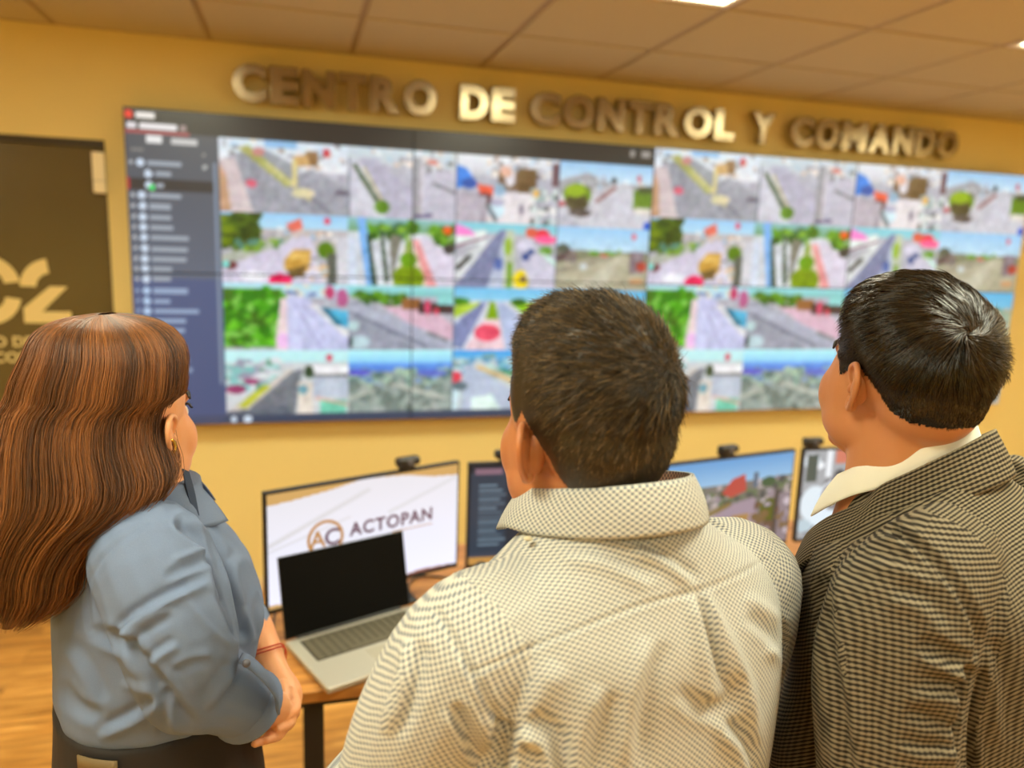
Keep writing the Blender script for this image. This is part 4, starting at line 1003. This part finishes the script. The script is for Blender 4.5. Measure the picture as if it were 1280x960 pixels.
# ---------------------------------------------------------------- man in the middle (dotted shirt)
def build_centre():
    fr = Frame(1.01, -3.035, -15)
    t = thing('person', 'man with short dark hair in pale dotted shirt, standing in the middle seen from behind', 'person', (fr.o[0], fr.o[1], 0), fr.a)
    hd = Head(fr.px(725, 537, .80), 1, -2, 0, .985)
    T_ = [(0, 0, .86, .185, .14), (0, .01, 1.0, .19, .15), (0, .01, 1.1, .195, .152), (0, .0, 1.2, .198, .150), (0, -.005, 1.29, .202, .142),
          (0, -.014, 1.355, .190, .126), (-.002, -.021, 1.405, .150, .100), (-.006, -.022, 1.435, .108, .086), (-.01, -.02, 1.460, .080, .074)]
    aL = ([(-.11, -.02, 1.375), (-.185, -.018, 1.345), (-.230, .01, 1.235), (-.262, .05, 1.10), (-.22, .22, 1.04), (-.13, .30, 1.05)], [.058, .070, .063, .056, .044, .034])
    aR = ([(.11, -.02, 1.375), (.180, -.018, 1.345), (.206, .004, 1.235), (.205, .04, 1.08), (.17, .20, 1.03), (.11, .29, 1.04)], [.058, .068, .062, .056, .044, .034])
    sk = lambda a: limb(a[0], [a[1][0]-.026]+[r-.014 for r in a[1][1:]])
    hands = hand_parts(aL[0][-1], (.7, .5, -.2), (0, -.3, -1), -1, .4)+hand_parts(aR[0][-1], (-.7, .5, -.2), (0, -.3, -1), 1, .4)
    hands += [limb([aL[0][-2], aL[0][-1], np.array(aL[0][-1])+np.array([.04, .03, -.01])], [.03, .028, .026]), limb([aR[0][-2], aR[0][-1], np.array(aR[0][-1])+np.array([-.04, .03, -.01])], [.03, .028, .026])]
    ob, hco, hQ = body(t, hd, inset(T_, .02), [sk(aL), sk(aR)], hands, M_skinC, ear_flare=.75, ear_off=(0, -.008, -.010))
    eyes(t, hd)
    # shirt
    co, Q = fuse([loft(T_, n=48), limb(*aL), limb(*aR)], .0032, 14)
    S_ = [([(588, 842), (650, 815), (720, 787), (800, 757), (875, 738), (915, 722), (955, 700)], 3.2, .0016, 'v='),
          ([(546, 764), (585, 831), (617, 889), (645, 950)], 4.5, .003, 'v='),
          ([(874, 738), (884, 778), (894, 817), (908, 862)], 5, .007, 'v'), ([(880, 742), (903, 790), (928, 850), (945, 930)], 9, .0068, 'r'),
          ([(862, 745), (872, 790), (882, 840), (890, 880)], 9, .0068, 'r'),
          ([(846, 860), (880, 885), (908, 880), (922, 840)], 10, .004, 'v'), ([(935, 768), (960, 790), (992, 814)], 8, .004, 'v'), ([(930, 745), (965, 765), (990, 780)], 8, .004, 'r'), ([(955, 810), (975, 825), (990, 838)], 9, .004, 'r'),
          ([(790, 680), (830, 698), (872, 730)], 9, .0051, 's'), ([(700, 690), (760, 700), (820, 730)], 12, .0034, 's'),
          ([(567, 880), (585, 915), (605, 958)], 9, .007, 'v'), ([(636, 900), (625, 935), (622, 975)], 12, .012, 'v'), ([(655, 900), (690, 930), (700, 990)], 14, .0085, 's'),
          ([(520, 800), (512, 850), (495, 920)], 12, .0068, 's'), ([(700, 830), (670, 880), (660, 940)], 16, .0051, 'r'), ([(760, 860), (740, 920), (730, 980)], 18, .0051, 's'),
          ([(560, 700), (600, 715), (640, 700)], 14, .0034, 's'), ([(820, 800), (800, 870), (790, 960)], 16, .0051, 's'), ([(900, 900), (930, 940), (940, 990)], 12, .0068, 's')]
    co = sculpt(co, Q, fr, S_)
    N = normals(co, Q); co = co+N*(vnoise(co, 28, 3)*.0012)[:, None]
    uv, _ = garment_uv(co, Q, [aL, aR])
    sh = quadmesh('shirt', co, Q, M_dots, t, uv=uv.reshape(-1, 2))
    # collar (folded leaf, open at the front) around the neck
    cz = 1.508; up, lo, st = [], [], []
    for k in range(-9, 10):
        a = k/9*radians(158); x, y = sin(a), -cos(a)
        f = (1-cos(a))/2
        sd = abs(sin(a)); g = max(0, f-.35)/.65
        up.append((-.012+.075*x+.012*x*g, -.014+.080*y+.035*f, cz+.006-.052*f)); lo.append((-.012+(.094+.010*g)*x, -.014+(.098+.030*g)*y+.040*f, cz-.038-.052*f-.034*max(0, f-.7)*3))
    leaf('collar', M_dots, t, up, lo, fold=((0, -.02, 0), .003))
    st = [(p[0]*.94, p[1]*.94, p[2]-.045) for p in up]
    leaf('collar_stand', M_dots, t, [(p[0]*.97, p[1]*.97, p[2]) for p in up], st)
    for s in (-1, 1):
        p = fr.px(660, 673, .735) if s < 0 else None
        if s < 0:
            V, F = ell((0, 0, 0), (.0048, .0048, .0018)); meshobj('collar_button', V+p, F, M_button, t, True)
    tp, tq = fuse([loft([(0, .005, .80, .17, .13), (0, .01, .90, .198, .155), (0, .012, .985, .200, .16), (0, .012, 1.0, .196, .156)])]+legs_parts(r=1.12), .006, 6)
    quadmesh('trousers', tp, tq, M_pants, t)
    shoes(t)
    # hair
    hl = hd.inv(hco)
    def zmin(y): return np.interp(y, [-.10, -.075, -.055, -.035, -.018, -.004, .010, .022, .045, .075, .10], [-.062, -.060, -.042, -.014, .012, .026, .012, .012, .045, .062, .075])
    def hm(c): return (c[:, 2]-zmin(c[:, 1]))
    fcs = hl[hQ].mean(1); keep = (hm(fcs) > 0) & (np.linalg.norm(fcs-np.array([0, -.01, .02]), axis=1) < .17)
    Nn = normals(hco, hQ)
    used = np.unique(hQ[keep]); rm = -np.ones(len(hco), int); rm[used] = np.arange(len(used))
    hz = hl[used][:, 2]; thick = np.interp(hm(hl[used]), [0, .03, .07, .12], [.0002, .002, .006, .015])+.012*np.clip((hl[used][:, 1]-.0)/.05, 0, 1)*np.clip((hl[used][:, 2]-.06)/.03, 0, 1)+.009*np.clip((hl[used][:, 2]-.07)/.04, 0, 1)
    capv = hco[used]+Nn[used]*(thick*hd.s)[:, None]; capq = rm[hQ[keep]]
    n = 42000
    P, f = sample_surface(capv, capq, n, lambda c, nn: np.ones(len(c)))
    cN = normals(capv, capq)[capq[f][:, 0]]; L = hd.inv(P); m = hm(L)
    wh = np.array([.035, -.088, .075])       # crown whorl, towards the back
    dirv = L-wh; rr = np.linalg.norm(dirv, axis=1)[:, None]; dirv = dirv/(rr+1e-5); dirv += rng.normal(size=(n, 3))*.8*np.exp(-(rr/.02)**2); dirv = dirv+np.array([0, 0, -.7])*np.clip(.6-L[:, 2:3]/.1, 0, 1); dirv += np.array([-.2, .5, 0])*np.clip((L[:, 2:3]-.07)/.04, 0, 1)
    dirv = dirv@hd.R.T; dirv -= cN*np.einsum('ij,ij->i', dirv, cN)[:, None]; dirv /= np.linalg.norm(dirv, axis=1)[:, None]+1e-6
    dirv += rng.normal(size=(n, 3))*.22; ln = np.interp(m, [0, .02, .06, .11], [.0015, .004, .009, .015])*rng.uniform(.7, 1.25, n)
    lift = np.interp(m, [0, .06, .12], [.12, .22, .34])*rng.uniform(.6, 1.3, n)
    fn = lambda t_: P + dirv*(ln*t_)[:, None] + cN*(ln*lift*(t_-.45*t_*t_))[:, None] - cN*.002
    V, q, sh_ = strands(P, fn, 4, np.interp(m, [0, .05], [.00022, .00040]), .2, rng.uniform(0, 1, n)**3.2)
    nv = len(capv); quadmesh('hair', np.concatenate([capv, V]), np.concatenate([capq, q+nv]), M_hairC, t, attr={'shade': np.concatenate([np.full(nv, .06), sh_])})
    return t

# ---------------------------------------------------------------- man on the right (tweed jacket)
def build_right():
    fr = Frame(1.462, -3.037, -30)
    t = thing('person', 'man with slicked black hair in brown checked jacket, standing at the right', 'person', (fr.o[0], fr.o[1], 0), fr.a)
    hd = Head(fr.px(1124, 476, .92), 29, 7, 0, .955)
    T_ = [(0, -.01, .80, .215, .16), (0, 0, .95, .21, .165), (0, .01, 1.1, .208, .165), (0, .0, 1.2, .215, .16), (0, .0, 1.30, .218, .158),
          (-.004, -.002, 1.380, .206, .146), (-.014, .008, 1.430, .156, .118), (-.024, .030, 1.465, .110, .092), (-.030, .038, 1.492, .086, .076)]
    aL = ([(-.12, -.02, 1.415), (-.19, -.010, 1.385), (-.23, -.01, 1.27), (-.238, -.04, 1.09), (-.215, -.035, .93), (-.200, -.015, .84)], [.062, .076, .073, .066, .054, .044])
    aR = ([(.12, -.02, 1.415), (.19, -.010, 1.385), (.23, .0, 1.27), (.245, .02, 1.09), (.22, .14, .93), (.18, .21, .86)], [.062, .076, .073, .066, .054, .044])
    sk = lambda a: limb(a[0], [a[1][0]-.034]+[r-.020 for r in a[1][1:]])
    ex = []
    for a, s in ((aL, -1), (aR, 1)):
        w = np.array(a[0][-1]); d = np.array([-s*.25, .6, -.5]) if s > 0 else np.array([.12, .18, -.9]); ex += hand_parts(w+d*.03, d, (-s*1.0, 0, -.2), s, .45); ex.append(limb([a[0][-2], w, w+d*.05], [.032, .028, .026]))
    ob, hco, hQ = body(t, hd, inset(T_[:-2], .038), [sk(aL), sk(aR)], ex, M_skinR, ear_flare=.5, fat=1.06)
    eyes(t, hd)
    # white shirt: chest shell and collar
    V, F = loft(inset(T_[1:], .014), n=40); V = np.array(V); wz = np.clip((V[:, 2]-1.37)/.09, 0, 1); V[:, 2] -= .40*np.clip(V[:, 1]+.015, 0, .2)*wz*wz*(3-2*wz); meshobj('shirt', V, F, M_white_shirt, t, True)
    cz = 1.548; up, lo = [], []
    for k in range(-9, 10):
        a = k/9*radians(160); x, y = sin(a), -cos(a); f = (1-cos(a))/2
        up.append((-.030+(.066+.006*f)*x, .050+.058*y+.024*f, cz+.006-.105*f)); lo.append((-.030+(.078+.012*f)*x, .048+(.070+.016*f)*y+.026*f, cz-.034-.105*f-.02*max(0, f-.7)*4))
    leaf('shirt_collar', M_white_shirt, t, up, lo, fold=((0, -.02, 0), .003))
    # jacket
    co, Q = fuse([loft(T_, n=48), limb(*aL), limb(*aR)], .0034, 14)
    # open front: sink a V below the neck so the shirt shows
    d = np.clip((1.47-co[:, 2])/.34, 0, 1); half = np.clip(.085*(1-d*1.05), 0, .1); inV = (co[:, 1] > .02) & (np.abs(co[:, 0]) < half) & (co[:, 2] > 1.13)
    co[inV, 1] -= .035
    S_ = [([(1118, 662), (1147, 681), (1181, 714), (1206, 747), (1227, 793), (1222, 827)], 6, .005, 'v='), ([(1118, 662), (1077, 668), (1052, 689), (1039, 727)], 5, .003, 'v='),
          ([(1120, 597), (1121, 630), (1118, 662)], 3.5, .001, 'v='),
          ([(1150, 800), (1180, 815), (1215, 832)], 9, .006, 'v'), ([(1140, 822), (1175, 835), (1208, 850)], 8, .004, 'r'), ([(1150, 850), (1180, 856), (1208, 858)], 8, .004, 'v'), ([(1130, 870), (1165, 872), (1205, 885)], 10, .005, 'r'),
          ([(1130, 890), (1165, 900), (1200, 915)], 8, .004, 'v'), ([(1110, 745), (1150, 752), (1190, 790)], 14, .004, 's'), ([(1090, 700), (1130, 705), (1175, 730)], 12, .003, 's'),
          ([(1214, 845), (1206, 880), (1204, 925), (1208, 970)], 9, .011, 'v='), ([(1232, 800), (1250, 850), (1255, 930)], 14, .004, 's'), ([(1060, 800), (1075, 860), (1090, 940)], 18, .004, 's'),
          ([(1030, 730), (1036, 800), (1050, 880), (1060, 960)], 8, .006, 'v='), ([(1120, 930), (1160, 940), (1195, 935)], 9, .004, 's'), ([(1240, 640), (1262, 700), (1275, 780)], 16, .003, 's')]
    wz = np.clip((co[:, 2]-1.37)/.09, 0, 1); co[:, 2] -= .40*np.clip(co[:, 1]+.015, 0, .2)*wz*wz*(3-2*wz)
    co = sculpt(co, Q, fr, S_)
    N = normals(co, Q); co = co+N*(vnoise(co, 20, 8)*.0014)[:, None]
    uv, _ = garment_uv(co, Q, [aL, aR])
    quadmesh('jacket', co, Q, M_tweed, t, uv=uv.reshape(-1, 2))
    # jacket collar running into the lapels
    up, lo = [], []
    for k in range(-12, 13):
        u = k/12; s = np.sign(u) if u else 1; q = abs(u)
        if q < .5:
            a = q/.5*radians(112); x, y = sin(a), -cos(a); f = (1-cos(a))/2
            up.append((-.030+s*(.080+.010*f)*x, .044+.072*y+.012*f, cz-.012-.130*f)); lo.append((-.028+s*(.102+.016*f)*x, .040+.094*y+.012*f, cz-.062-.128*f))
        else:
            v = (q-.5)/.5; b0 = np.array([.086, .070, cz-.104]); b1 = np.array([.012, .158, cz-.33]); c0 = np.array([.116, .078, cz-.153]); c1 = np.array([.030, .166, cz-.35])
            p = b0*(1-v)+b1*v; r = c0*(1-v)+c1*v+np.array([.035*sin(pi*v)**.8, 0, 0])
            for q_ in (p, r):
                zz = np.array([k_[2] for k_ in T_]); aa, bb, cc = (np.interp(q_[2], zz, [k_[m_] for k_ in T_]) for m_ in (3, 4, 1))
                w_ = min(1, v*4); q_[1] = max(q_[1], 0)*(1-w_)+w_*(cc+bb*max(0, 1-(abs(q_[0])/aa)**2.3)**(1/2.3)+.006)
            up.append((s*p[0]-.03*(1-v), p[1], p[2])); lo.append((s*r[0]-.028*(1-v), r[1], r[2]))
    leaf('jacket_collar', M_tweed, t, up, lo, th=.006, fold=((0, -.02, 0), .002))
    tp, tq = fuse([loft([(0, .005, .78, .17, .13), (0, .01, .90, .188, .145), (0, .012, .985, .186, .145)])]+legs_parts(r=1.12), .006, 6)
    quadmesh('trousers', tp, tq, M_pants, t)
    shoes(t)
    # hair: longer on top, combed from a whorl at the crown; faded neck
    hl = hd.inv(hco)
    def zmin(y): return np.interp(y, [-.10, -.08, -.06, -.040, -.024, -.010, .006, .030, .040, .055, .075, .10], [-.026, -.026, -.018, .0, .014, .024, .016, .000, .030, .052, .070, .085])
    def hm(c): return c[:, 2]-zmin(c[:, 1])
    fcs = hl[hQ].mean(1); keep = (hm(fcs) > 0) & (np.linalg.norm(fcs-np.array([0, -.01, .02]), axis=1) < .17)
    Nn = normals(hco, hQ); used = np.unique(hQ[keep]); rm = -np.ones(len(hco), int); rm[used] = np.arange(len(used))
    mm = hm(hl[used]); topw = np.clip((hl[used][:, 2]-.02)/.06, 0, 1)
    thick = np.interp(mm, [0, .03, .06, .1], [.0004, .003, .007, .012])*np.interp(hl[used][:, 1], [-.09, -.04], [.55, 1])+.010*np.clip((hl[used][:, 1]-.0)/.05, 0, 1)*np.clip((hl[used][:, 2]-.06)/.03, 0, 1)
    capv = hco[used]+Nn[used]*(thick*hd.s)[:, None]; capq = rm[hQ[keep]]
    n = 26000
    P, f = sample_surface(capv, capq, n, lambda c, nn: np.ones(len(c)))
    cN = normals(capv, capq)[capq[f][:, 0]]; L = hd.inv(P); m = hm(L)
    wh = np.array([-.015, -.092, .082])
    dirv = L-wh; rr = np.linalg.norm(dirv, axis=1)
    nl = cN@hd.R
    sw = np.cross(nl, dirv/(rr[:, None]+1e-6)); dirv = dirv/(rr[:, None]+1e-6)+sw*np.clip(.9-rr*7, 0, .9)[:, None]
    dn = np.clip((.045-L[:, 2])/.05, 0, 1); dirv = dirv*(1-.6*dn)[:, None]+np.array([0, -.25, -.9])*dn[:, None]
    dirv = dirv@hd.R.T; dirv -= cN*np.einsum('ij,ij->i', dirv, cN)[:, None]; dirv /= np.linalg.norm(dirv, axis=1)[:, None]+1e-6
    clump = np.stack([vnoise(L, 260, 31), vnoise(L, 260, 32), vnoise(L, 260, 33)], 1)
    dirv += clump*.22+rng.normal(size=(n, 3))*.07
    ln = np.interp(m, [0, .02, .05, .09], [.003, .007, .020, .040])*rng.uniform(.8, 1.15, n)
    lift = np.interp(m, [0, .06, .12], [.2, .14, .12])*(1+.8*vnoise(L, 200, 40))
    cen = hd.t(np.array([0, -.01, .02]))
    def fn(t_):
        p = P + dirv*(ln*t_)[:, None]
        r0 = np.linalg.norm(P-cen, axis=1); v = p-cen; rn = np.linalg.norm(v, axis=1)
        p = cen+v*((r0+(rn-r0)*.25)/rn)[:, None]
        return p+cN*(ln*lift*t_*(1.2-t_)+.0006)[:, None]
    shd = np.clip(.35+.3*vnoise(L, 240, 51)+rng.normal(size=n)*.2, 0, 1)
    V, q, sh_ = strands(P, fn, 6, np.interp(m, [0, .05], [.00022, .00050]), .15, shd)
    nv = len(capv); quadmesh('hair', np.concatenate([capv, V]), np.concatenate([capq, q+nv]), M_hairR, t, attr={'shade': np.concatenate([np.full(nv, .05), sh_])})
    return t

# ---------------------------------------------------------------- woman on the left
def build_left():
    fr = Frame(.490, -2.648, 75)
    t = thing('person', 'woman with long brown hair in blue grey shirt, hands clasped, standing at the left', 'person', (fr.o[0], fr.o[1], 0), fr.a)
    hd = Head(fr.px(156, 530, 1.0), 33-75, 2, 0, .97)
    T_ = [(0, -.004, 1.088, .148, .120), (0, -.003, 1.10, .154, .125), (0, -.002, 1.118, .158, .128), (0, .002, 1.14, .165, .130), (0, .008, 1.21, .170, .134),
          (0, .004, 1.27, .172, .124), (0, -.004, 1.315, .165, .102), (0.01, -.006, 1.350, .125, .082), (.018, .0, 1.378, .078, .068), (.022, .004, 1.40, .060, .060)]
    L_ = lambda x, y, d: fr.px(x, y, d)
    aR = ([(.08, -.012, 1.325), L_(190, 700, .93), L_(222, 790, .915), L_(236, 850, .94), L_(275, 862, .97), L_(302, 877, 1.0)], [.056, .072, .070, .060, .052, .046])
    aL = ([(-.08, -.012, 1.325), (-.14, -.005, 1.295), (-.165, .03, 1.20), (-.15, .09, 1.12), L_(305, 775, 1.24), L_(318, 800, 1.235)], [.056, .064, .062, .052, .040, .036])
    # forearms and hands (skin)
    wR = L_(342, 886, 1.09); wL = L_(339, 836, 1.19)
    ex = [limb([L_(222, 790, .915), L_(236, 850, .94), L_(296, 874, .99), wR], [.048, .048, .036, .026]),
          limb([(-.165, .03, 1.20), (-.15, .09, 1.12), L_(308, 775, 1.24), L_(326, 806, 1.22), wL, L_(350, 860, 1.165)], [.048, .040, .032, .029, .025, .026])]
    # left hand folded over the right wrist, fingers wrapping underneath
    ex.append(limb([L_(350, 850, 1.17), L_(358, 868, 1.15), L_(357, 888, 1.13)], [.022, .024, .020], flat=.8))
    for a, b, c, r in (((364, 862, 1.14), (370, 885, 1.11), (355, 897, 1.08), .0078), ((360, 870, 1.13), (364, 902, 1.095), (345, 913, 1.062), .0078),
                       ((354, 878, 1.12), (352, 915, 1.08), (331, 926, 1.048), .0076), ((346, 884, 1.11), (337, 919, 1.068), (316, 931, 1.04), .007)):
        ex.append(limb([L_(*a), L_(*b), L_(*c)], [r, r, r*.75], n=10, sub=4))
    ex.append(limb([L_(352, 856, 1.15), L_(354, 872, 1.125), L_(348, 884, 1.10)], [.012, .0105, .008], n=10))
    # right hand: palm hidden behind, fingers under the left palm
    dR = L_(352, 892, 1.16)-wR
    ex += [limb([wR, L_(350, 890, 1.135), L_(350, 893, 1.17)], [.026, .030, .024], flat=.6)]
    for k in range(4):
        ex.append(limb([L_(350+k*2, 880+k*7, 1.165), L_(343+k*2, 882+k*7, 1.195), L_(330+k*2, 884+k*7, 1.20)], [.009, .0085, .0065], n=10, sub=3))
    ob, hco, hQ = body(t, hd, inset(T_, .018), [], ex, M_skinW, voxel=.0025, ear_flare=.45, ear_off=(.003, .004, -.004))
    eyes(t, hd)
    for s in (-1, 1):
        V, F = limb([(s*.018, .083, .008), (s*.031, .0865, .0125), (s*.042, .080, .010), (s*.046, .078, .010)], [.0012, .0020, .0016, .001], n=8); meshobj('eyelash', hd.t(V), F, M_lash, t, True)
    # shirt
    bust = [ell((.072, .056, 1.215), (.080, .078, .085)), ell((-.072, .056, 1.215), (.080, .078, .085))]
    co, Q = fuse([loft(T_, n=48), limb(*aR), limb(*aL)]+bust, .0032, 16)
    S_ = [([(182, 657), (148, 680), (122, 705), (110, 730), (108, 762), (112, 788)], 3.5, .0018, 'v='), ([(182, 657), (215, 655), (240, 662)], 3.5, .001, 'v'),
          ([(228, 655), (256, 675), (271, 700), (283, 745), (300, 790)], 7, .010, 'v='),
          ([(141, 800), (166, 772), (209, 747), (262, 722)], 8, .007, 's'), ([(150, 812), (178, 786), (215, 765)], 7, .004, 'z'), ([(205, 722), (240, 706), (268, 697)], 6, .004, 'v'), ([(214, 700), (240, 690), (262, 684)], 5, .003, 'r'),
          ([(268, 735), (285, 765), (300, 800)], 6, .004, 'z'), ([(225, 740), (262, 785), (297, 815)], 5, .003, 'r'), ([(180, 832), (200, 815), (222, 802)], 7, .004, 's'), ([(250, 884), (275, 852), (293, 830)], 9, .005, 's'), ([(215, 838), (240, 826), (268, 822)], 8, .003, 'z'),
          ([(128, 795), (159, 806), (184, 838), (204, 863), (224, 888), (246, 912)], 8, .008, 'v'),
          ([(120, 918), (166, 896), (204, 870)], 9, .006, 's'), ([(85, 800), (110, 840), (125, 880)], 10, .004, 's'), ([(112, 786), (140, 800), (160, 812)], 8, .004, 'v'), ([(75, 850), (95, 880), (130, 900)], 8, .004, 'v'),
          ([(206, 866), (204, 890), (205, 918)], 6, .005, 'v'), ([(150, 850), (180, 858), (200, 870)], 9, .003, 's'), ([(268, 640), (295, 680), (325, 705)], 9, .004, 's'), ([(295, 690), (285, 720), (295, 760)], 9, .004, 'z'), ([(326, 740), (322, 775), (325, 800)], 6, .004, 'v')]
    co = sculpt(co, Q, fr, S_)
    N = normals(co, Q); co = co+N*(vnoise(co, 30, 5)*.0013+vnoise(co*np.array([1, 1, .6]), 75, 15)*.0007)[:, None]
    quadmesh('shirt', co, Q, M_cham, t)
    # rolled cuffs with tab and button
    for (p, q_, r) in ((L_(298, 873, .995), L_(321, 891, 1.035), .0475),):
        a = np.array(p); b = np.array(q_); d = (b-a)/np.linalg.norm(b-a)
        V, F = limb([a+d*.0, a+d*.014, a+d*.028, a+d*.030, a+d*.012], [r*.96, r, r*1.03, r*.86, r*.82], n=30, sub=4)
        meshobj('cuff', V, F, M_cham, t, True)
    tab = [L_(300, 822, .925), L_(311, 827, .928), L_(329, 843, .942), L_(344, 864, .965), L_(347, 884, .985)]
    V, F = limb(tab, [.011, .013, .013, .013, .012], n=12, flat=.25)
    meshobj('sleeve_tab', V, F, M_cham, t, True)
    V, F = ell(L_(308, 829, .914), (.005, .005, .005)); meshobj('button', V, F, mat('grey_button', rgb(90, 90, 100), .4), t, True)
    # collar
    cz = 1.415; up, lo = [], []
    for k in range(-9, 10):
        a = k/9*radians(150); x, y = sin(a), -cos(a); f = (1-cos(a))/2
        up.append((.020+.060*x, .000+.060*y+.0*f, cz+.010-.026*f)); lo.append((.020+(.086+.010*f)*x, .0+(.084+.010*f)*y+.010*f, cz-.030-.044*f))
    leaf('collar', M_cham, t, up, lo, fold=((0, -.02, 0), .003))
    pl = [L_(228, 586, 1.0), L_(233, 612, .992), L_(240, 640, .985)]; pr = [L_(236, 590, 1.01), L_(243, 614, 1.0), L_(249, 645, .99)]
    leaf('placket_lining', M_navy, t, pl, pr)
    # trousers, label and shoes
    tp, tq = fuse([loft([(0, -.005, .78, .165, .135), (0, -.004, .86, .175, .145), (0, -.002, .93, .172, .142), (0, -.002, 1.0, .164, .135), (0, -.003, 1.06, .158, .129), (0, -.004, 1.095, .156, .127)])]+legs_parts(r=1.1, hx=.085), .006, 6)
    tr = quadmesh('trousers', tp, tq, M_pants, t)
    PT = []
    for zz in (1.066, 1.088):
        for th_ in np.radians(np.linspace(-46, -25, 8)): PT.append((.1700*cos(th_), -.003+.1415*sin(th_), zz))
    quadmesh('belt_patch', np.array(PT), [(i_, i_+1, i_+9, i_+8) for i_ in range(7)], mat('worn_leather_patch', rgb(112, 92, 58), .6), tr).modifiers.new('thickness', 'SOLIDIFY').thickness = .002
    shoes(t, .1)
    # earring, bracelet
    e = hd.t((.080, -.004, -.040)); e = L_(214, 559, float(project(fr.w(e)[None])[2][0])-.014); V, F = tube([np.array(e)+hd.R@np.array([0, .007*cos(a), .009*sin(a)]) for a in np.linspace(0, 2*pi, 20)[:-1]], .0022, n=8, closed=True)
    meshobj('earring', V, F, M_gold, t, True)
    c = L_(333, 822, 1.205); d = wL-L_(326, 806, 1.22); d /= np.linalg.norm(d); a1 = np.cross(d, [0, 0, 1]); a1 /= np.linalg.norm(a1); a2 = np.cross(d, a1)
    for ph in (0, .006):
        V, F = tube([c+d*(ph+.003*sin(3*a))+(.0305)*(cos(a)*a1+sin(a)*a2) for a in np.linspace(0, 2*pi, 30)[:-1]], .0011, n=6, closed=True)
        meshobj('bracelet', V, F, M_red, t, True)
    # long hair: mass of horizontal sections from the parting to the tips
    rows = [(392, 134, 8, 1.0, .02), (396, 136, 38, 1.0, .055), (404, 138, 62, .995, .078), (418, 139, 78, .99, .09), (440, 139, 88, .985, .094), (470, 131, 95, .98, .094), (490, 126, 96, .978, .093), (508, 112, 92, .972, .090), (545, 105, 95, .96, .085),
            (590, 103, 104, .945, .075), (625, 90, 92, .93, .062), (660, 62, 70, .92, .050), (700, 44, 56, .915, .042), (735, 38, 50, .915, .036), (765, 22, 36, .92, .026), (785, 10, 20, .925, .012)]
    A = np.array(catmull([np.array(r, float) for r in rows], 5)); nR = len(A); nT = 72
    rt = CR*np.array([1, 1, 0]); rt /= np.linalg.norm(rt); fw = CF*np.array([1, 1, 0]); fw /= np.linalg.norm(fw)
    G = np.zeros((nR, nT+1, 3))
    for i, (y, cx, hw, d, hd_) in enumerate(A):
        c = Px(cx, y, d); w = hw/FPX*d
        for k in range(nT+1):
            a = 2*pi*k/nT; cs, sn = cos(a), sin(a)
            G[i, k] = c+rt*w*np.sign(cs)*abs(cs)**.9 + fw*hd_*np.sign(sn)*abs(sn)**.9
    G = fr.l(G.reshape(-1, 3)).reshape(nR, nT+1, 3)
    def surf(v, th):
        v = np.clip(v, 0, 1)*(nR-1); th = (th % (2*pi))/(2*pi)*nT
        i = np.minimum(v.astype(int), nR-2); j = np.minimum(th.astype(int), nT-1); a = (v-i)[:, None]; b = (th-j)[:, None]
        return (G[i, j]*(1-a)+G[i+1, j]*a)*(1-b)+(G[i, j+1]*(1-a)+G[i+1, j+1]*a)*b
    cen = G[:, :-1].mean(1); inner = cen[:, None]+(G[:, :-1]-cen[:, None])*np.interp(np.linspace(0, 1, nR), [0, .7, 1], [.93, .90, .35])[:, None, None]
    V0 = inner.reshape(-1, 3); idx = np.arange(nR*nT).reshape(nR, nT); q0 = np.stack([idx[:-1], np.roll(idx, -1, 1)[:-1], np.roll(idx, -1, 1)[1:], idx[1:]], -1).reshape(-1, 4)
    # leave the face free: drop the shell faces in front of the face
    fc = hd.inv(V0[q0].mean(1)); face = (fc[:, 1] > .035) & (fc[:, 2] < .085) & (np.abs(fc[:, 0]) < .085) & (fc[:, 2] > -.2)
    q0 = q0[~face]
    n = 24000; th = rng.uniform(0, 2*pi, n); v0 = rng.uniform(0, .62, n)**1.3; v1 = np.clip(v0+rng.uniform(.3, .6, n), 0, rng.uniform(.88, 1.0, n))
    off = rng.uniform(-.05, .035, n); ph = rng.uniform(0, 6.28, n); am = rng.uniform(.004, .022, n)
    tip = rng.normal(size=n)*.75
    cl = .018*np.sin(th*17+2)+.015*np.sin(th*41)+rng.normal(size=n)*.012
    def fn(t_):
        v = v0+(v1-v0)*t_; p = surf(v, th+am*np.sin(v*4+ph)+.02*cl*0); vi = np.clip(v, 0, 1)*(nR-1); i = np.minimum(vi.astype(int), nR-2); a = (vi-i)[:, None]
        c = cen[i]*(1-a)+cen[i+1]*a
        s_ = 1+off*(1-.3*v)+cl*.5+.02*np.sin(v*16+ph)*np.clip(v-.6, 0, 1)*2+tip*np.clip(v-.35, 0, 1)**2
        return c+(p-c)*s_[:, None]
    mid = hd.inv(fn(.5)); end = hd.inv(fn(1.0)); st = hd.inv(fn(.15))
    bad = np.zeros(n, bool)
    for q_ in (st, mid, end, hd.inv(fn(.75)), hd.inv(fn(.3))): bad |= (q_[:, 1] > .035) & (q_[:, 2] < .085) & (np.abs(q_[:, 0]) < .09) & (q_[:, 2] > -.25)
    keep = ~bad
    V, q, sh_ = strands(None, lambda t_: fn(t_)[keep], 14, .00045, .3, np.clip(.45+.35*np.sin(th*9)[keep]*.6+rng.normal(size=keep.sum())*.25, 0, 1))
    nv = len(V0); quadmesh('hair', np.concatenate([V0, V]), np.concatenate([q0, q+nv]), M_hairW, t, attr={'shade': np.concatenate([np.full(nv, .15), sh_])})
    return t
build_centre(); build_right(); build_left()
